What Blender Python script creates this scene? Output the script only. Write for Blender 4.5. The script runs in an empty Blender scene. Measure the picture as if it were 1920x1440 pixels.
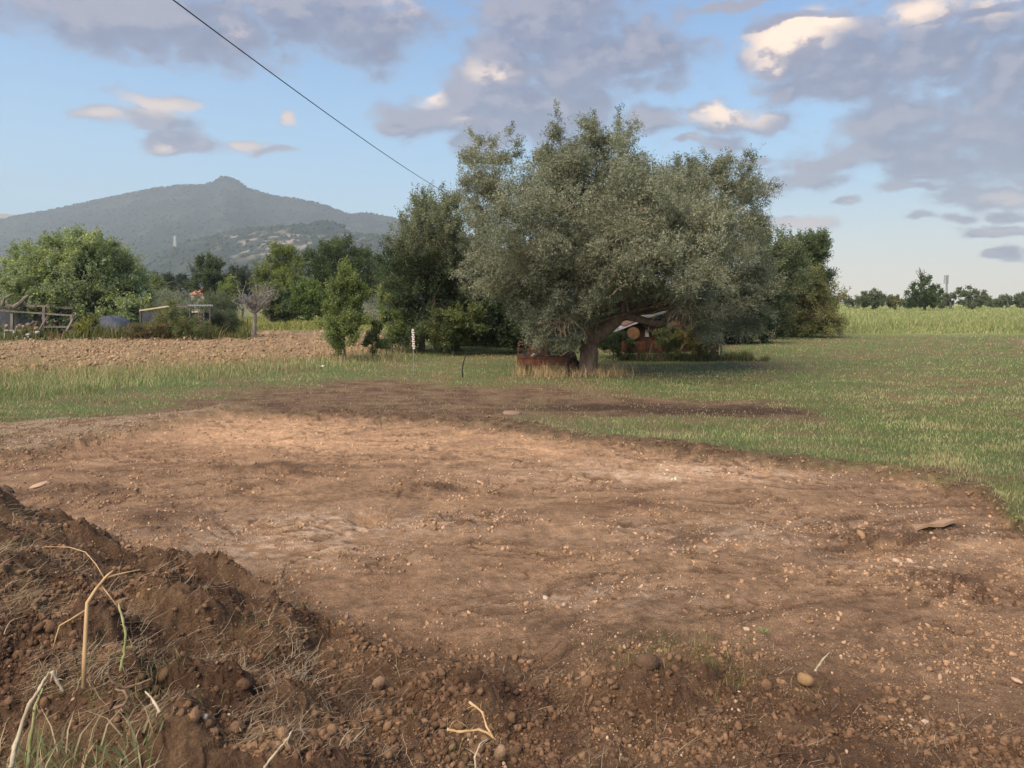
import bpy, bmesh, math, random
import numpy as np
from mathutils import Vector, Matrix, Euler
random.seed(7)
R = math.radians
scn = bpy.context.scene
COL = scn.collection

# ------------------------------------------------------------------ camera
F = 1442.0; CH = 1.9; PITCH = math.atan(153.0/F)
cd = bpy.data.cameras.new('camera'); cam = bpy.data.objects.new('camera', cd); COL.objects.link(cam)
cam.location = (0, 0, CH); cam.rotation_euler = (math.pi/2-PITCH, 0, 0)
cd.sensor_width = 36; cd.sensor_fit = 'HORIZONTAL'; cd.lens = 36*F/1920
cd.clip_start = 0.05; cd.clip_end = 20000
scn.camera = cam
# ------------------------------------------------------------------ exposure
scn.view_settings.view_transform = 'Standard'
try: scn.view_settings.look = 'None'
except Exception: pass
scn.view_settings.exposure = 1.36
scn.view_settings.gamma = 1.0
# ------------------------------------------------------------------ sun
SUN_AZ = R(-142); SUN_EL = R(48)       # azimuth from +Y towards +X: the veiled sun stands behind the camera to the left
sd = bpy.data.lights.new('sun', 'SUN'); sd.energy = 2.9; sd.angle = R(60); sd.color = (1.0, 0.80, 0.60)
sun = bpy.data.objects.new('sun', sd); COL.objects.link(sun)
sv = Vector((math.sin(SUN_AZ)*math.cos(SUN_EL), math.cos(SUN_AZ)*math.cos(SUN_EL), math.sin(SUN_EL)))
sun.rotation_euler = sv.to_track_quat('Z', 'Y').to_euler()

# ------------------------------------------------------------------ projection helpers (photo px 1920x1440 -> world)
cp, sp_ = math.cos(PITCH), math.sin(PITCH)
def ray(px, py):
    u = (px-960)/F; v = (720-py)/F
    return (u, cp+v*sp_, -sp_+v*cp)
def W(px, py, Y):
    d = ray(px, py); t = Y/d[1]
    return Vector((d[0]*t, Y, CH+d[2]*t))
def G(px, py, z=0.0):
    d = ray(px, py); t = (z-CH)/d[2]
    return Vector((d[0]*t, d[1]*t, z))
def proj(x, y, z):
    """numpy: world -> photo px"""
    zz = z-CH
    dep = y*cp-zz*sp_; up = y*sp_+zz*cp
    dep = np.where(dep < 0.2, 0.2, dep)
    return 960+F*x/dep, 720-F*up/dep

# ------------------------------------------------------------------ world: Nishita sky with clouds placed by direction
wd = bpy.data.worlds.new('World'); scn.world = wd; wd.use_nodes = True
nt = wd.node_tree; N = nt.nodes; L = nt.links
N.clear()
def mth(op, a=None, b=None, c=None, clamp=False, tree=None):
    t = tree or nt
    n = t.nodes.new('ShaderNodeMath'); n.operation = op; n.use_clamp = clamp
    for i, v in enumerate((a, b, c)):
        if v is None: continue
        if isinstance(v, (int, float)): n.inputs[i].default_value = v
        else: t.links.new(v, n.inputs[i])
    return n.outputs[0]
def sstep(x, a, b, tree=None):
    t = tree or nt
    n = t.nodes.new('ShaderNodeMapRange'); n.interpolation_type = 'SMOOTHSTEP'
    n.inputs[1].default_value = a; n.inputs[2].default_value = b
    t.links.new(x, n.inputs[0]); return n.outputs[0]
def mixc(f, a, b, tree=None, mode='MIX'):
    t = tree or nt
    n = t.nodes.new('ShaderNodeMix'); n.data_type = 'RGBA'; n.blend_type = mode
    for k, v in ((0, f), (6, a), (7, b)):
        if isinstance(v, (int, float)): n.inputs[k].default_value = v
        elif isinstance(v, tuple): n.inputs[k].default_value = (*v[:3], 1)
        else: t.links.new(v, n.inputs[k])
    return n.outputs[2]
def azel(px, py):
    d = Vector(ray(px, py)).normalized()
    return math.atan2(d.x, d.y), math.asin(d.z)
tc = N.new('ShaderNodeTexCoord')
sep = N.new('ShaderNodeSeparateXYZ'); L.new(tc.outputs['Generated'], sep.inputs[0])
az = mth('ARCTAN2', sep.outputs[0], sep.outputs[1]); el = mth('ARCSINE', sep.outputs[2])
# (px, py, rx, ry) cloud masses
CLOUDS = [(300,50,210,60),(400,70,130,55),(500,10,180,30),(660,40,170,65),(700,90,60,45),(640,0,120,40),
 (1020,40,150,110),(1110,110,130,90),(1210,100,110,85),(960,110,90,70),(900,170,70,50),(800,215,100,35),(740,235,45,18),(960,180,110,55),
 (1060,200,110,40),(930,230,90,40),(900,260,60,30),(1010,240,80,40),
 (1220,220,55,30),(1180,215,40,25),(1330,225,65,32),(1340,265,60,22),(1420,230,60,20),(1270,262,30,12),
 (1490,85,90,60),(1560,70,60,45),(1620,110,90,60),(1620,150,170,65),(1750,110,160,85),(1890,130,140,110),(1500,165,80,28),(1740,45,60,30),(1860,40,60,25),
 (1700,230,160,40),(1830,240,170,60),(1900,300,120,60),(1640,290,170,38),(1530,310,110,26),(1780,320,160,40),(1500,345,90,20),(1860,365,120,22),(1700,360,90,10),
 (1420,0,150,8),(1800,0,150,10),
 (300,190,65,18),(200,216,40,12),(290,225,70,20),(345,265,55,20),(532,222,16,22),(340,281,25,14),(440,275,45,12),(490,290,50,8),
 (1560,386,30,7),(1720,410,35,8),(1800,408,40,9),(1500,418,55,9),(1880,425,70,8),(1900,470,30,12),(1910,400,40,9),(1400,300,40,10),(1720,340,50,8)]
def cloud_field(az, el, seed):
    cmb = N.new('ShaderNodeCombineXYZ'); L.new(az, cmb.inputs[0]); L.new(mth('MULTIPLY', el, 1.6), cmb.inputs[1])
    cmb.inputs[2].default_value = 3.1
    nz = N.new('ShaderNodeTexNoise'); nz.inputs['Scale'].default_value = 7.0; nz.inputs['Detail'].default_value = 6; nz.inputs['Roughness'].default_value = 0.58
    L.new(cmb.outputs[0], nz.inputs[0])
    c2 = N.new('ShaderNodeCombineXYZ'); L.new(az, c2.inputs[0]); L.new(el, c2.inputs[1])
    # domain warp
    wv = N.new('ShaderNodeVectorMath'); wv.operation = 'MULTIPLY_ADD'
    L.new(nz.outputs['Color'], wv.inputs[0]); wv.inputs[1].default_value = (.10, .06, 0)
    av = N.new('ShaderNodeVectorMath'); av.operation = 'SUBTRACT'; L.new(c2.outputs[0], av.inputs[0]); av.inputs[1].default_value = (.05, .03, 0)
    L.new(av.outputs[0], wv.inputs[2])
    best = None
    for (px, py, rx, ry) in CLOUDS:
        a, e = azel(px, py); ex = azel(px+rx, py)[0]-a; ey = azel(px, py-ry)[1]-e
        s = N.new('ShaderNodeVectorMath'); s.operation = 'MULTIPLY_ADD'
        k = 1.42
        L.new(wv.outputs[0], s.inputs[0]); s.inputs[1].default_value = (1/(ex*k), 1/(ey*k), 0); s.inputs[2].default_value = (-a/(ex*k), -e/(ey*k), 0)
        l = N.new('ShaderNodeVectorMath'); l.operation = 'LENGTH'; L.new(s.outputs[0], l.inputs[0])
        best = l.outputs['Value'] if best is None else mth('SMOOTH_MIN', best, l.outputs['Value'], 0.22)
    d = mth('SUBTRACT', 1.0, best)
    nn = mth('SUBTRACT', nz.outputs['Fac'], 0.5)
    nf = N.new('ShaderNodeTexNoise'); nf.inputs['Scale'].default_value = 26.0; nf.inputs['Detail'].default_value = 7; nf.inputs['Roughness'].default_value = 0.70
    L.new(cmb.outputs[0], nf.inputs[0])
    vo_ = N.new('ShaderNodeTexVoronoi'); vo_.voronoi_dimensions = '2D'; vo_.feature = 'SMOOTH_F1'; vo_.inputs['Scale'].default_value = 24.0; vo_.inputs['Smoothness'].default_value = .35; vo_.inputs['Detail'].default_value = 1.0
    wq = N.new('ShaderNodeVectorMath'); wq.operation = 'MULTIPLY_ADD'; L.new(nf.outputs['Color'], wq.inputs[0]); wq.inputs[1].default_value = (.05, .05, 0); L.new(cmb.outputs[0], wq.inputs[2]); L.new(wq.outputs[0], vo_.inputs['Vector'])
    bil = mth('SUBTRACT', .62, vo_.outputs['Distance'])
    tot = mth('ADD', mth('ADD', d, mth('MULTIPLY', nn, 1.25)), mth('MULTIPLY', mth('SUBTRACT', nf.outputs['Fac'], 0.5), 1.15))
    return mth('ADD', tot, mth('MULTIPLY', bil, .42)), nf.outputs['Fac'], wv.outputs[0]
d0, n0, w0 = cloud_field(az, el, 0)
d1, n1, w1 = cloud_field(mth('ADD', az, -0.022), mth('ADD', el, 0.022), 0)
cov_soft = sstep(d0, -0.10, 0.62); cov_hard = sstep(d0, -.02, 0.30)
rim = mth('SUBTRACT', d0, d1)
lit = sstep(rim, -.02, 0.5)
# where the last sun still reaches the cloud tops
GLOW = [(1480,72,80,50,1),(1545,48,70,26,1),(1450,120,40,30,.6),(1735,30,80,26,.8),(1870,20,50,16,.5),(1330,208,60,24,.9),(1400,215,50,18,.5),(815,178,36,16,.75),(940,128,60,20,.6),(445,70,20,10,.4),(532,222,20,26,.45),(740,15,50,20,.3),(300,195,90,22,.45),(200,216,50,12,.4),(440,275,50,12,.4),(340,281,26,12,.4),(1590,385,60,14,.4),(1500,418,60,14,.4),(1270,262,34,12,.5),(900,225,40,14,.4),(1900,385,90,40,.3),(770,408,50,10,.9)]
best = None
for (px, py, rx, ry, gw) in GLOW:
    a, e = azel(px, py); ex = azel(px+rx, py)[0]-a; ey = azel(px, py-ry)[1]-e
    s = N.new('ShaderNodeVectorMath'); s.operation = 'MULTIPLY_ADD'
    L.new(w0, s.inputs[0]); s.inputs[1].default_value = (1/ex, 1/ey, 0); s.inputs[2].default_value = (-a/ex, -e/ey, 0)
    l = N.new('ShaderNodeVectorMath'); l.operation = 'LENGTH'; L.new(s.outputs[0], l.inputs[0])
    g_ = mth('MULTIPLY', sstep(l.outputs['Value'], 1.5, .2), gw)
    best = g_ if best is None else mth('MAXIMUM', best, g_)
glow = best
sky = N.new('ShaderNodeTexSky'); sky.sky_type = 'NISHITA'; sky.sun_disc = False
sky.sun_elevation = SUN_EL; sky.sun_rotation = SUN_AZ
sky.air_density = 1.0; sky.dust_density = 0.8; sky.ozone_density = 2.5
K = 1.0     # cloud radiance, in the sky's own units
CK = 4.2
pale = sstep(el, 0.42, 0.0)
body = mixc(sstep(n0, .3, .7), (.21*CK, .25*CK, .42*CK), (.33*CK, .36*CK, .54*CK))
body = mixc(mth('MULTIPLY', pale, .35), body, (.50*CK, .50*CK, .56*CK))
thin = sstep(d0, .55, .05)
body = mixc(mth('MULTIPLY', thin, .45), body, (.62*CK, .58*CK, .64*CK))
peach = mixc(sstep(rim, -.25, .45), (.85*CK, .60*CK, .57*CK), (1.85*CK, 1.38*CK, 1.0*CK))
cov = mth('ADD', cov_soft, mth('MULTIPLY', mth('SUBTRACT', cov_hard, cov_soft), mth('MULTIPLY', glow, .9)))
litamt = mth('MULTIPLY', glow, mth('ADD', mth('MULTIPLY', lit, .7), .42), clamp=True)
body = mixc(mth('MULTIPLY', lit, .62), body, (.60*CK, .56*CK, .64*CK))
cc = mixc(litamt, body, peach)
low = mth('MULTIPLY', sstep(el, .16, -.02), sstep(az, -.5, .45))
skys = N.new('ShaderNodeHueSaturation'); skys.inputs['Saturation'].default_value = 1.2; L.new(sky.outputs[0], skys.inputs['Color'])
skyv = mixc(mth('MULTIPLY', sstep(el, .45, .02), .55), skys.outputs[0], (.70*CK, 1.06*CK, 1.24*CK))
skyb = mixc(mth('MULTIPLY', low, .9), skyv, (1.75*CK, 1.5*CK, 1.1*CK))
skyc = mixc(mth('MULTIPLY', cov, .93), skyb, cc)
bg = N.new('ShaderNodeBackground'); bg.inputs['Strength'].default_value = 0.078
L.new(skyc, bg.inputs[0])
wo = N.new('ShaderNodeOutputWorld'); L.new(bg.outputs[0], wo.inputs[0])

# ------------------------------------------------------------------ noise (numpy)
def _h(ix, iy, seed):
    h = (ix.astype(np.int64)*374761393+iy.astype(np.int64)*668265263+seed*974634777) & 0xffffffff
    h = ((h ^ (h >> 13))*1274126177) & 0xffffffff
    return h ^ (h >> 16)
def pn(x, y, seed=0):
    x = np.asarray(x, float); y = np.asarray(y, float)
    x0 = np.floor(x); y0 = np.floor(y); fx = x-x0; fy = y-y0
    u = fx*fx*fx*(fx*(fx*6-15)+10); v = fy*fy*fy*(fy*(fy*6-15)+10)
    def g(ix, iy, dx, dy):
        a = (_h(ix, iy, seed) & 1023)*(2*math.pi/1024)
        return np.cos(a)*dx+np.sin(a)*dy
    a = g(x0, y0, fx, fy); b = g(x0+1, y0, fx-1, fy); c = g(x0, y0+1, fx, fy-1); d = g(x0+1, y0+1, fx-1, fy-1)
    return ((a+(b-a)*u)*(1-v)+(c+(d-c)*u)*v)*1.5
def fbm(x, y, oct=4, seed=0, gain=.5):
    s = 0; a = 1; t = 0
    for i in range(oct):
        s = s+a*pn(x*2**i, y*2**i, seed+i*17); t += a; a *= gain
    return s/t*1.3
def wor(x, y, seed=0):
    x0 = np.floor(x); y0 = np.floor(y)
    f1 = np.full(np.shape(x), 9.); f2 = f1.copy(); rid = np.zeros(np.shape(x))
    for i in (-1, 0, 1):
        for j in (-1, 0, 1):
            h = _h(x0+i, y0+j, seed)
            jx = (h & 1023)/1024.; jy = ((h >> 10) & 1023)/1024.
            d = np.hypot(x0+i+jx-x, y0+j+jy-y)
            near = d < f1
            f2 = np.where(near, f1, np.minimum(f2, d)); rid = np.where(near, ((h >> 20) & 1023)/1024., rid); f1 = np.where(near, d, f1)
    return f1, f2, rid
def ss(x, a, b):
    t = np.clip((x-a)/(b-a), 0, 1); return t*t*(3-2*t)
def crv(x, pts):
    p = np.array(pts, float); return np.interp(x, p[:, 0], p[:, 1])

# ------------------------------------------------------------------ ground zones (curves drawn on the plan through the photo's ground points)
PAD_FAR = [(-900,960),(-300,890),(0,862),(60,850),(100,838),(200,815),(300,795),(420,772),(600,776),(760,788),(900,800),(1050,820),(1200,836),(1330,852),(1450,864),(1600,880),(1700,890),(1800,910),(1860,935),(1900,975),(1960,1040),(2300,1150),(3000,1300)]
STRIP_TOP = [(-900,900),(0,800),(300,762),(430,735),(560,716),(640,708),(760,711),(960,722),(1200,737),(1400,752),(1520,768),(1590,792),(1640,800),(1920,815),(2400,850)]
BAND_TOP = [(850,790),(930,782),(1100,778),(1300,784),(1500,786),(1600,795),(1920,820)]
PL_BOT = [(-900,730),(0,702),(200,694),(400,686),(600,674),(680,666),(745,655),(800,640)]
PL_TOP = [(-900,665),(0,646),(150,638),(300,631),(450,623),(620,622),(760,632),(800,640)]
MOUND = [(-900,900),(0,985),(130,1010),(370,1060),(450,1085),(560,1105),(640,1145),(760,1165),(900,1195),(1100,1205),(1300,1180),(1450,1200),(1600,1255),(1800,1310),(2100,1400),(3000,1600)]
BUMPS = [(-3.15,4.35,.48,.75,.8),(-3.75,5.3,.30,.75,.6),(-2.45,3.35,.34,.65,.6),(-1.75,3.05,.22,.5,.5),(-1.05,2.75,.20,.42,.4),(-1.9,4.2,.22,.5,.35),(-1.15,3.4,.16,.35,.3),
         (-.55,2.9,.05,.35,.3),(.55,2.7,.05,.6,.3),(.35,3.2,.02,.3,.2),(1.05,3.0,.05,.35,.3),(1.35,2.7,.08,.4,.3),(-2.0,5.05,.26,.26,.13),(-4.6,5.0,.42,.9,.9),
         (-3.3,6.9,.05,.5,.15),(.75,3.75,.05,.25,.2),(-.35,2.5,.07,.3,.2)]
def zones(x, y):
    """dict of soft masks at ground points; x, y arrays in metres"""
    px, py = proj(x, y, np.zeros_like(x))
    back = y < 1.0
    r = np.hypot(x, y)
    wob = fbm(x*.55, y*.55, 4, 5)
    pw = 16*wob*np.clip(6/np.maximum(r, 1), .3, 2.5)
    fine = fbm(x*2.6, y*2.6, 4, 9, .65)*15*np.clip(6/np.maximum(r, 1), .2, 2)
    pyw = py+pw+fine
    z = {}
    z['px'] = px; z['py'] = py
    e = pyw-crv(px, PAD_FAR)
    z['edge'] = e
    z['pad'] = np.where(back, 1, ss(e+5*fbm(x*4, y*5, 3, 91), -8, 9))
    st = pyw-crv(px, STRIP_TOP)
    sparse = fbm(x*.5+3, y*1.2, 4, 31)
    strip = ss(st+sparse*14, -8, 14)*(1-z['pad'])
    right = ss(px+60*sparse, 1500, 1640)
    strip = strip*(1-.75*right)
    band = ss(pyw-crv(px, BAND_TOP)+sparse*10, -4, 6)*ss(px+sparse*50, 900, 1040)*ss(-e, 6, 14)
    z['strip'] = np.clip(strip-band*.95, 0, 1)
    z['plough'] = np.where(back, 0, ss(pyw-crv(px, PL_TOP), -1, 2)*ss(crv(px, PL_BOT)-pyw, -3, 3)*ss(790-px, 0, 25))
    m = py+14*wob+14*fbm(x*1.3, y*1.3, 3, 77)*2-crv(px, MOUND)
    z['mound'] = np.where(back, 1, ss(m, -25-25*ss(px, 500, 900), 35+35*ss(px, 500, 900)))
    z['gravel_strip'] = ss(pyw-crv(px, [(-900,840),(0,792),(200,782),(380,770),(480,760)]), -4, 4)*ss(520-px, 0, 160)*(1-z['pad'])
    z['left'] = ss(760-px, 0, 120)
    z['grass'] = np.clip(1-z['pad']-z['strip']*.92-z['plough']-z['gravel_strip'], 0, 1)*np.where(back, 0, 1)
    return z
def ell(px, py, cx, cy, rx, ry):
    return np.exp(-(((px-cx)/rx)**2+((py-cy)/ry)**2))
CLODDY = [(110,915,110,12),(500,868,120,9),(1190,945,80,16),(1290,1000,70,22),(930,962,90,12),(820,905,60,8),(1640,985,170,22),(300,975,90,18),(200,880,120,6),(1810,1070,110,22),(60,850,60,9),(560,880,60,8),(1320,950,40,10),(900,1010,60,8)]
def height(x, y, z=None, detail=True):
    if z is None: z = zones(x, y)
    px, py = z['px'], z['py']; r = np.hypot(x, y)
    back = y < 1.0
    h = .05*fbm(x*.06, y*.06, 3, 2)*ss(r, 4, 25)+.02*fbm(x*.4, y*.4, 3, 3)
    # dug-out pad
    h = h-.055*z['pad']
    e = z['edge']
    lip = np.exp(-((e+6)/9)**2)*(1-z['mound'])*np.where(back, 0, 1)
    h = h+lip*(.03+.05*np.abs(fbm(x*3, y*3, 3, 12)))
    # pad relief: scraped smears, ruts, clods
    pm = z['pad']*(1-z['mound'])
    warp = fbm(x*.8, y*.8, 3, 21)
    th = .9*fbm(x*.16, y*.16, 2, 27); ua = x*np.cos(th)+y*np.sin(th)+.9*warp; va = -x*np.sin(th)+y*np.cos(th)+.7*fbm(x*.5, y*.5, 3, 28)
    gm_ = ss(fbm(x*.45, y*.6, 3, 29), -.3, .3); z['ua'] = ua; z['va'] = va; z['gm'] = gm_
    h = h+pm*(.026*fbm(x*.9, y*1.4+warp, 4, 22)+.012*gm_*fbm(ua*1.6, va*5.5, 4, 23)+.016*(1-gm_)*fbm(x*4, y*4.5, 5, 24, .62)+.006*fbm(x*16, y*18, 3, 30))
    rid = 1-np.abs(fbm(ua*1.1, va*3.0, 5, 25)); z['crack'] = ss(rid, .90, .99)*ss(fbm(x*.9, y*1.3, 3, 26), -.2, .25)*pm
    h = h-.016*z['crack']
    cl = 0
    for (a, b, c, d) in CLODDY: cl = np.maximum(cl, ell(px, py, a, b, c, d))
    cl = 1.15*cl*ss(fbm(x*2.2, y*3.0, 3, 40), -.25, .2)*np.where(back, 0, 1)
    z['cl'] = cl; rough = np.clip(z['mound']*(1-.25*ss(px, 700, 1000))+cl*.8, 0, 1)
    h = h-.10*ell(px, py, 683, 960, 24, 9)*np.where(back, 0, 1)-.12*ell(px, py, 1650, 1010, 130, 22)-.07*ell(px, py, 1850, 1090, 80, 30)
    # strip, lawn and plough relief
    h = h+z['strip']*.018*fbm(x*2, y*5, 4, 50)
    pf = z['plough']
    if np.any(pf > 0):
        f1, f2, rd = wor(x*2.1+warp, y*2.1, 61)
        h = h+pf*(.05+.10*(1-f1)*(.4+rd)+.07*fbm(x*1.6, y*1.6, 4, 62)+.05*np.sin((x*.25+y*.97)*4.2+2*warp))
    # near spoil mounds
    for (cx, cy, hh, sx, sy) in BUMPS:
        h = h+hh*np.exp(-(((x-cx)/sx)**2+((y-cy)/sy)**2))
    sel = rough > .01
    if detail and np.any(sel):
        xs = x[sel]; ys = y[sel]
        wx = xs+.10*fbm(xs*3, ys*3, 3, 70); wy = ys+.10*fbm(xs*3+9, ys*3, 3, 71)
        a1, b1, r1 = wor(wx*2.6, wy*2.6, 72)
        a2, b2, r2 = wor(wx*6.5, wy*6.5, 73)
        a3, b3, r3 = wor(wx*16+.3*a2, wy*16, 74)
        a4, b4, r4 = wor(wx*38, wy*38, 75)
        dd = (.09+.07*ss(800-px[sel], 0, 300))*np.clip(1-a1, 0, 1)**1.2*(.3+r1)+.060*np.clip(.9-a2, 0, 1)*r2*1.3+.028*np.clip(.8-a3, 0, 1)*(.2+r3)+.012*np.clip(.8-a4, 0, 1)*r4+(.05+.04*ss(800-px[sel], 0, 300))*fbm(xs*2.2, ys*2.2, 5, 76, .62)+.010*fbm(xs*30, ys*30, 3, 78)+.09*np.abs(fbm(xs*1.5+2, ys*1.8, 4, 80))
        big = .55+.75*ss(fbm(xs*.9+4, ys*.9, 2, 79), -.2, .3)
        mm = z['mound'][sel]
        t = np.zeros_like(x); t[sel] = dd*(rough[sel]*(.45+.55*mm))*big-.05*mm; h = h+t
    return h

# ------------------------------------------------------------------ materials
MATS = {}
def new_mat(name):
    m = bpy.data.materials.new(name); m.use_nodes = True; m.node_tree.nodes.clear(); return m, m.node_tree
def tex(t, kind, scale, detail=4, rough=.6, coord='Object', vec=None):
    n = t.nodes.new(kind); 
    if 'Scale' in n.inputs: n.inputs['Scale'].default_value = scale
    if 'Detail' in n.inputs: n.inputs['Detail'].default_value = detail
    if 'Roughness' in n.inputs: n.inputs['Roughness'].default_value = rough
    if vec is None:
        c = t.nodes.new('ShaderNodeTexCoord'); vec = c.outputs[coord]
    t.links.new(vec, n.inputs['Vector']); return n
def out(t, sh):
    o = t.nodes.new('ShaderNodeOutputMaterial'); t.links.new(sh, o.inputs[0])
def pr(t, col, rough, bump=None, bs=.5, bd=.01, metal=0, spec=.3):
    p = t.nodes.new('ShaderNodeBsdfPrincipled')
    for k, v in (('Base Color', col), ('Roughness', rough), ('Metallic', metal)):
        if isinstance(v, tuple): p.inputs[k].default_value = (*v[:3], 1)
        elif isinstance(v, (int, float)): p.inputs[k].default_value = v
        else: t.links.new(v, p.inputs[k])
    p.inputs['Specular IOR Level'].default_value = spec
    if bump is not None:
        b = t.nodes.new('ShaderNodeBump'); b.inputs['Strength'].default_value = bs; b.inputs['Distance'].default_value = bd
        t.links.new(bump, b.inputs['Height']); t.links.new(b.outputs[0], p.inputs['Normal'])
    return p.outputs[0]
def mat_ground():
    m, t = new_mat('soil and turf')
    a = t.nodes.new('ShaderNodeAttribute'); a.attribute_name = 'Col'
    n1 = tex(t, 'ShaderNodeTexNoise', 9, 8, .72); n2 = tex(t, 'ShaderNodeTexNoise', 70, 5, .7); n3 = tex(t, 'ShaderNodeTexNoise', 260, 3, .7)
    f = mth('ADD', mth('MULTIPLY', mth('SUBTRACT', n1.outputs[0], .5, tree=t), 1.1, tree=t), mth('MULTIPLY', mth('SUBTRACT', n2.outputs[0], .5, tree=t), 1.3, tree=t), tree=t)
    f = mth('ADD', f, mth('MULTIPLY', mth('SUBTRACT', n3.outputs[0], .5, tree=t), 1.5, tree=t), tree=t)
    v1 = t.nodes.new('ShaderNodeTexVoronoi'); v1.inputs['Scale'].default_value = 34; v2 = t.nodes.new('ShaderNodeTexVoronoi'); v2.inputs['Scale'].default_value = 95
    c_ = t.nodes.new('ShaderNodeTexCoord'); wj = t.nodes.new('ShaderNodeVectorMath'); wj.operation = 'MULTIPLY_ADD'; t.links.new(n2.outputs['Color'], wj.inputs[0]); wj.inputs[1].default_value = (.03, .03, .03); t.links.new(c_.outputs['Object'], wj.inputs[2])
    t.links.new(wj.outputs[0], v1.inputs['Vector']); t.links.new(wj.outputs[0], v2.inputs['Vector'])
    patch = sstep(n1.outputs[0], .40, .62, t)
    g1 = mth('MULTIPLY', mth('SUBTRACT', .42, v1.outputs['Distance'], tree=t), mth('MULTIPLY', patch, .7, tree=t), tree=t)
    g2 = mth('MULTIPLY', mth('SUBTRACT', .42, v2.outputs['Distance'], tree=t), .6, tree=t)
    gr = mth('ADD', g1, g2, tree=t); f = mth('ADD', f, gr, tree=t)
    f = mth('MAXIMUM', mth('ADD', f, 1.30, tree=t), .25, tree=t)
    vm = t.nodes.new('ShaderNodeVectorMath'); vm.operation = 'SCALE'; t.links.new(a.outputs['Color'], vm.inputs[0]); t.links.new(f, vm.inputs['Scale'])
    bh = mth('ADD', n2.outputs[0], mth('MULTIPLY', n3.outputs[0], .6, tree=t), tree=t)
    bh = mth('ADD', bh, mth('MULTIPLY', n1.outputs[0], 1.5, tree=t), tree=t)
    bh = mth('ADD', bh, mth('MULTIPLY', gr, 1.6, tree=t), tree=t)
    out(t, pr(t, vm.outputs[0], .95, bh, 1.0, .018, spec=.12)); return m
def mat_vcol(name, rough=.85, spec=.25, nscale=40, namt=.5, bump=.4, bd=.004):
    m, t = new_mat(name)
    a = t.nodes.new('ShaderNodeAttribute'); a.attribute_name = 'Col'
    n1 = tex(t, 'ShaderNodeTexNoise', nscale, 5, .65)
    f = mth('ADD', mth('MULTIPLY', mth('SUBTRACT', n1.outputs[0], .5, tree=t), 2*namt, tree=t), 1.0, tree=t)
    vm = t.nodes.new('ShaderNodeVectorMath'); vm.operation = 'SCALE'; t.links.new(a.outputs['Color'], vm.inputs[0]); t.links.new(f, vm.inputs['Scale'])
    out(t, pr(t, vm.outputs[0], rough, n1.outputs[0], bump, bd, spec=spec)); return m
def mat_leaf(name, trans=.35, under=1.0, rough=.6, spec=.3):
    m, t = new_mat(name)
    a = t.nodes.new('ShaderNodeAttribute'); a.attribute_name = 'Col'
    g = t.nodes.new('ShaderNodeNewGeometry')
    if under != 1.0:
        lift = t.nodes.new('ShaderNodeVectorMath'); lift.operation = 'MULTIPLY_ADD'
        t.links.new(a.outputs['Color'], lift.inputs[0]); lift.inputs[1].default_value = (under*.6,)*3; lift.inputs[2].default_value = (.055, .06, .05)
        col = mixc(g.outputs['Backfacing'], a.outputs['Color'], lift.outputs[0], tree=t)
    else: col = a.outputs['Color']
    p = pr(t, col, rough, spec=spec)
    tr = t.nodes.new('ShaderNodeBsdfTranslucent'); t.links.new(mixc(1.0, col, (1.0, 1.05, .55), tree=t, mode='MULTIPLY'), tr.inputs[0])
    ms = t.nodes.new('ShaderNodeMixShader'); ms.inputs[0].default_value = trans
    t.links.new(p, ms.inputs[1]); t.links.new(tr.outputs[0], ms.inputs[2]); out(t, ms.outputs[0]); return m
def mat_noise(name, c1, c2, scale=8, rough=.8, metal=0, c3=None, bump=.4, bd=.01, stretch=None, spec=.3):
    m, t = new_mat(name)
    vec = None
    if stretch:
        c = t.nodes.new('ShaderNodeTexCoord'); mp = t.nodes.new('ShaderNodeMapping'); mp.inputs['Scale'].default_value = stretch
        t.links.new(c.outputs['Object'], mp.inputs[0]); vec = mp.outputs[0]
    n1 = tex(t, 'ShaderNodeTexNoise', scale, 7, .65, vec=vec)
    col = mixc(sstep(n1.outputs[0], .35, .65, t), c1, c2, tree=t)
    if c3:
        n2 = tex(t, 'ShaderNodeTexNoise', scale*2.7, 5, .7)
        col = mixc(sstep(n2.outputs[0], .55, .68, t), col, c3, tree=t)
    out(t, pr(t, col, rough, n1.outputs[0], bump, bd, metal, spec)); return m
M_GROUND = mat_ground()
M_CLOD = mat_vcol('soil clods', .95, .12, 55, .55, .9, .01)
M_STONE = mat_vcol('field stone', .95, .08, 60, .35, .5, .004)
M_BLADE = mat_leaf('grass blades', .30, 1.0, .6, .25)
M_OLIVE = mat_leaf('olive leaves', .34, 1.0, .5, .35)
M_LEAF = mat_leaf('broad leaves', .48, 1.0, .55, .3)
M_STRAW = mat_vcol('dry straw', .8, .2, 30, .3, .2, .002)
M_BARK = mat_noise('olive bark', (.12, .08, .055), (.23, .165, .115), 14, .95, bump=1.0, bd=.03, stretch=(1, 1, .22))
M_BARKG = mat_noise('grey bark', (.10, .085, .07), (.20, .175, .15), 10, .95, bump=.8, bd=.02, stretch=(1, 1, .3))
M_SCRUB = mat_vcol('hillside scrub', .95, .05, .08, .5, .2, .2)
M_RUST = mat_noise('rusty steel', (.085, .034, .02), (.17, .07, .04), 7, .85, c3=(.06, .03, .02), bump=.5, bd=.004)
M_RUSTD = mat_noise('dark rust brown board', (.085, .048, .032), (.17, .095, .06), 5, .9, c3=(.14, .09, .06), bump=.4)
M_TAN = mat_noise('tan board', (.17, .095, .045), (.26, .15, .075), 9, .85)
M_WOOD = mat_noise('weathered wood', (.11, .095, .08), (.20, .175, .145), 12, .9, stretch=(1, 1, .2))
M_WOODD = mat_noise('dark old wood', (.06, .05, .04), (.12, .10, .08), 12, .9)
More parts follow.
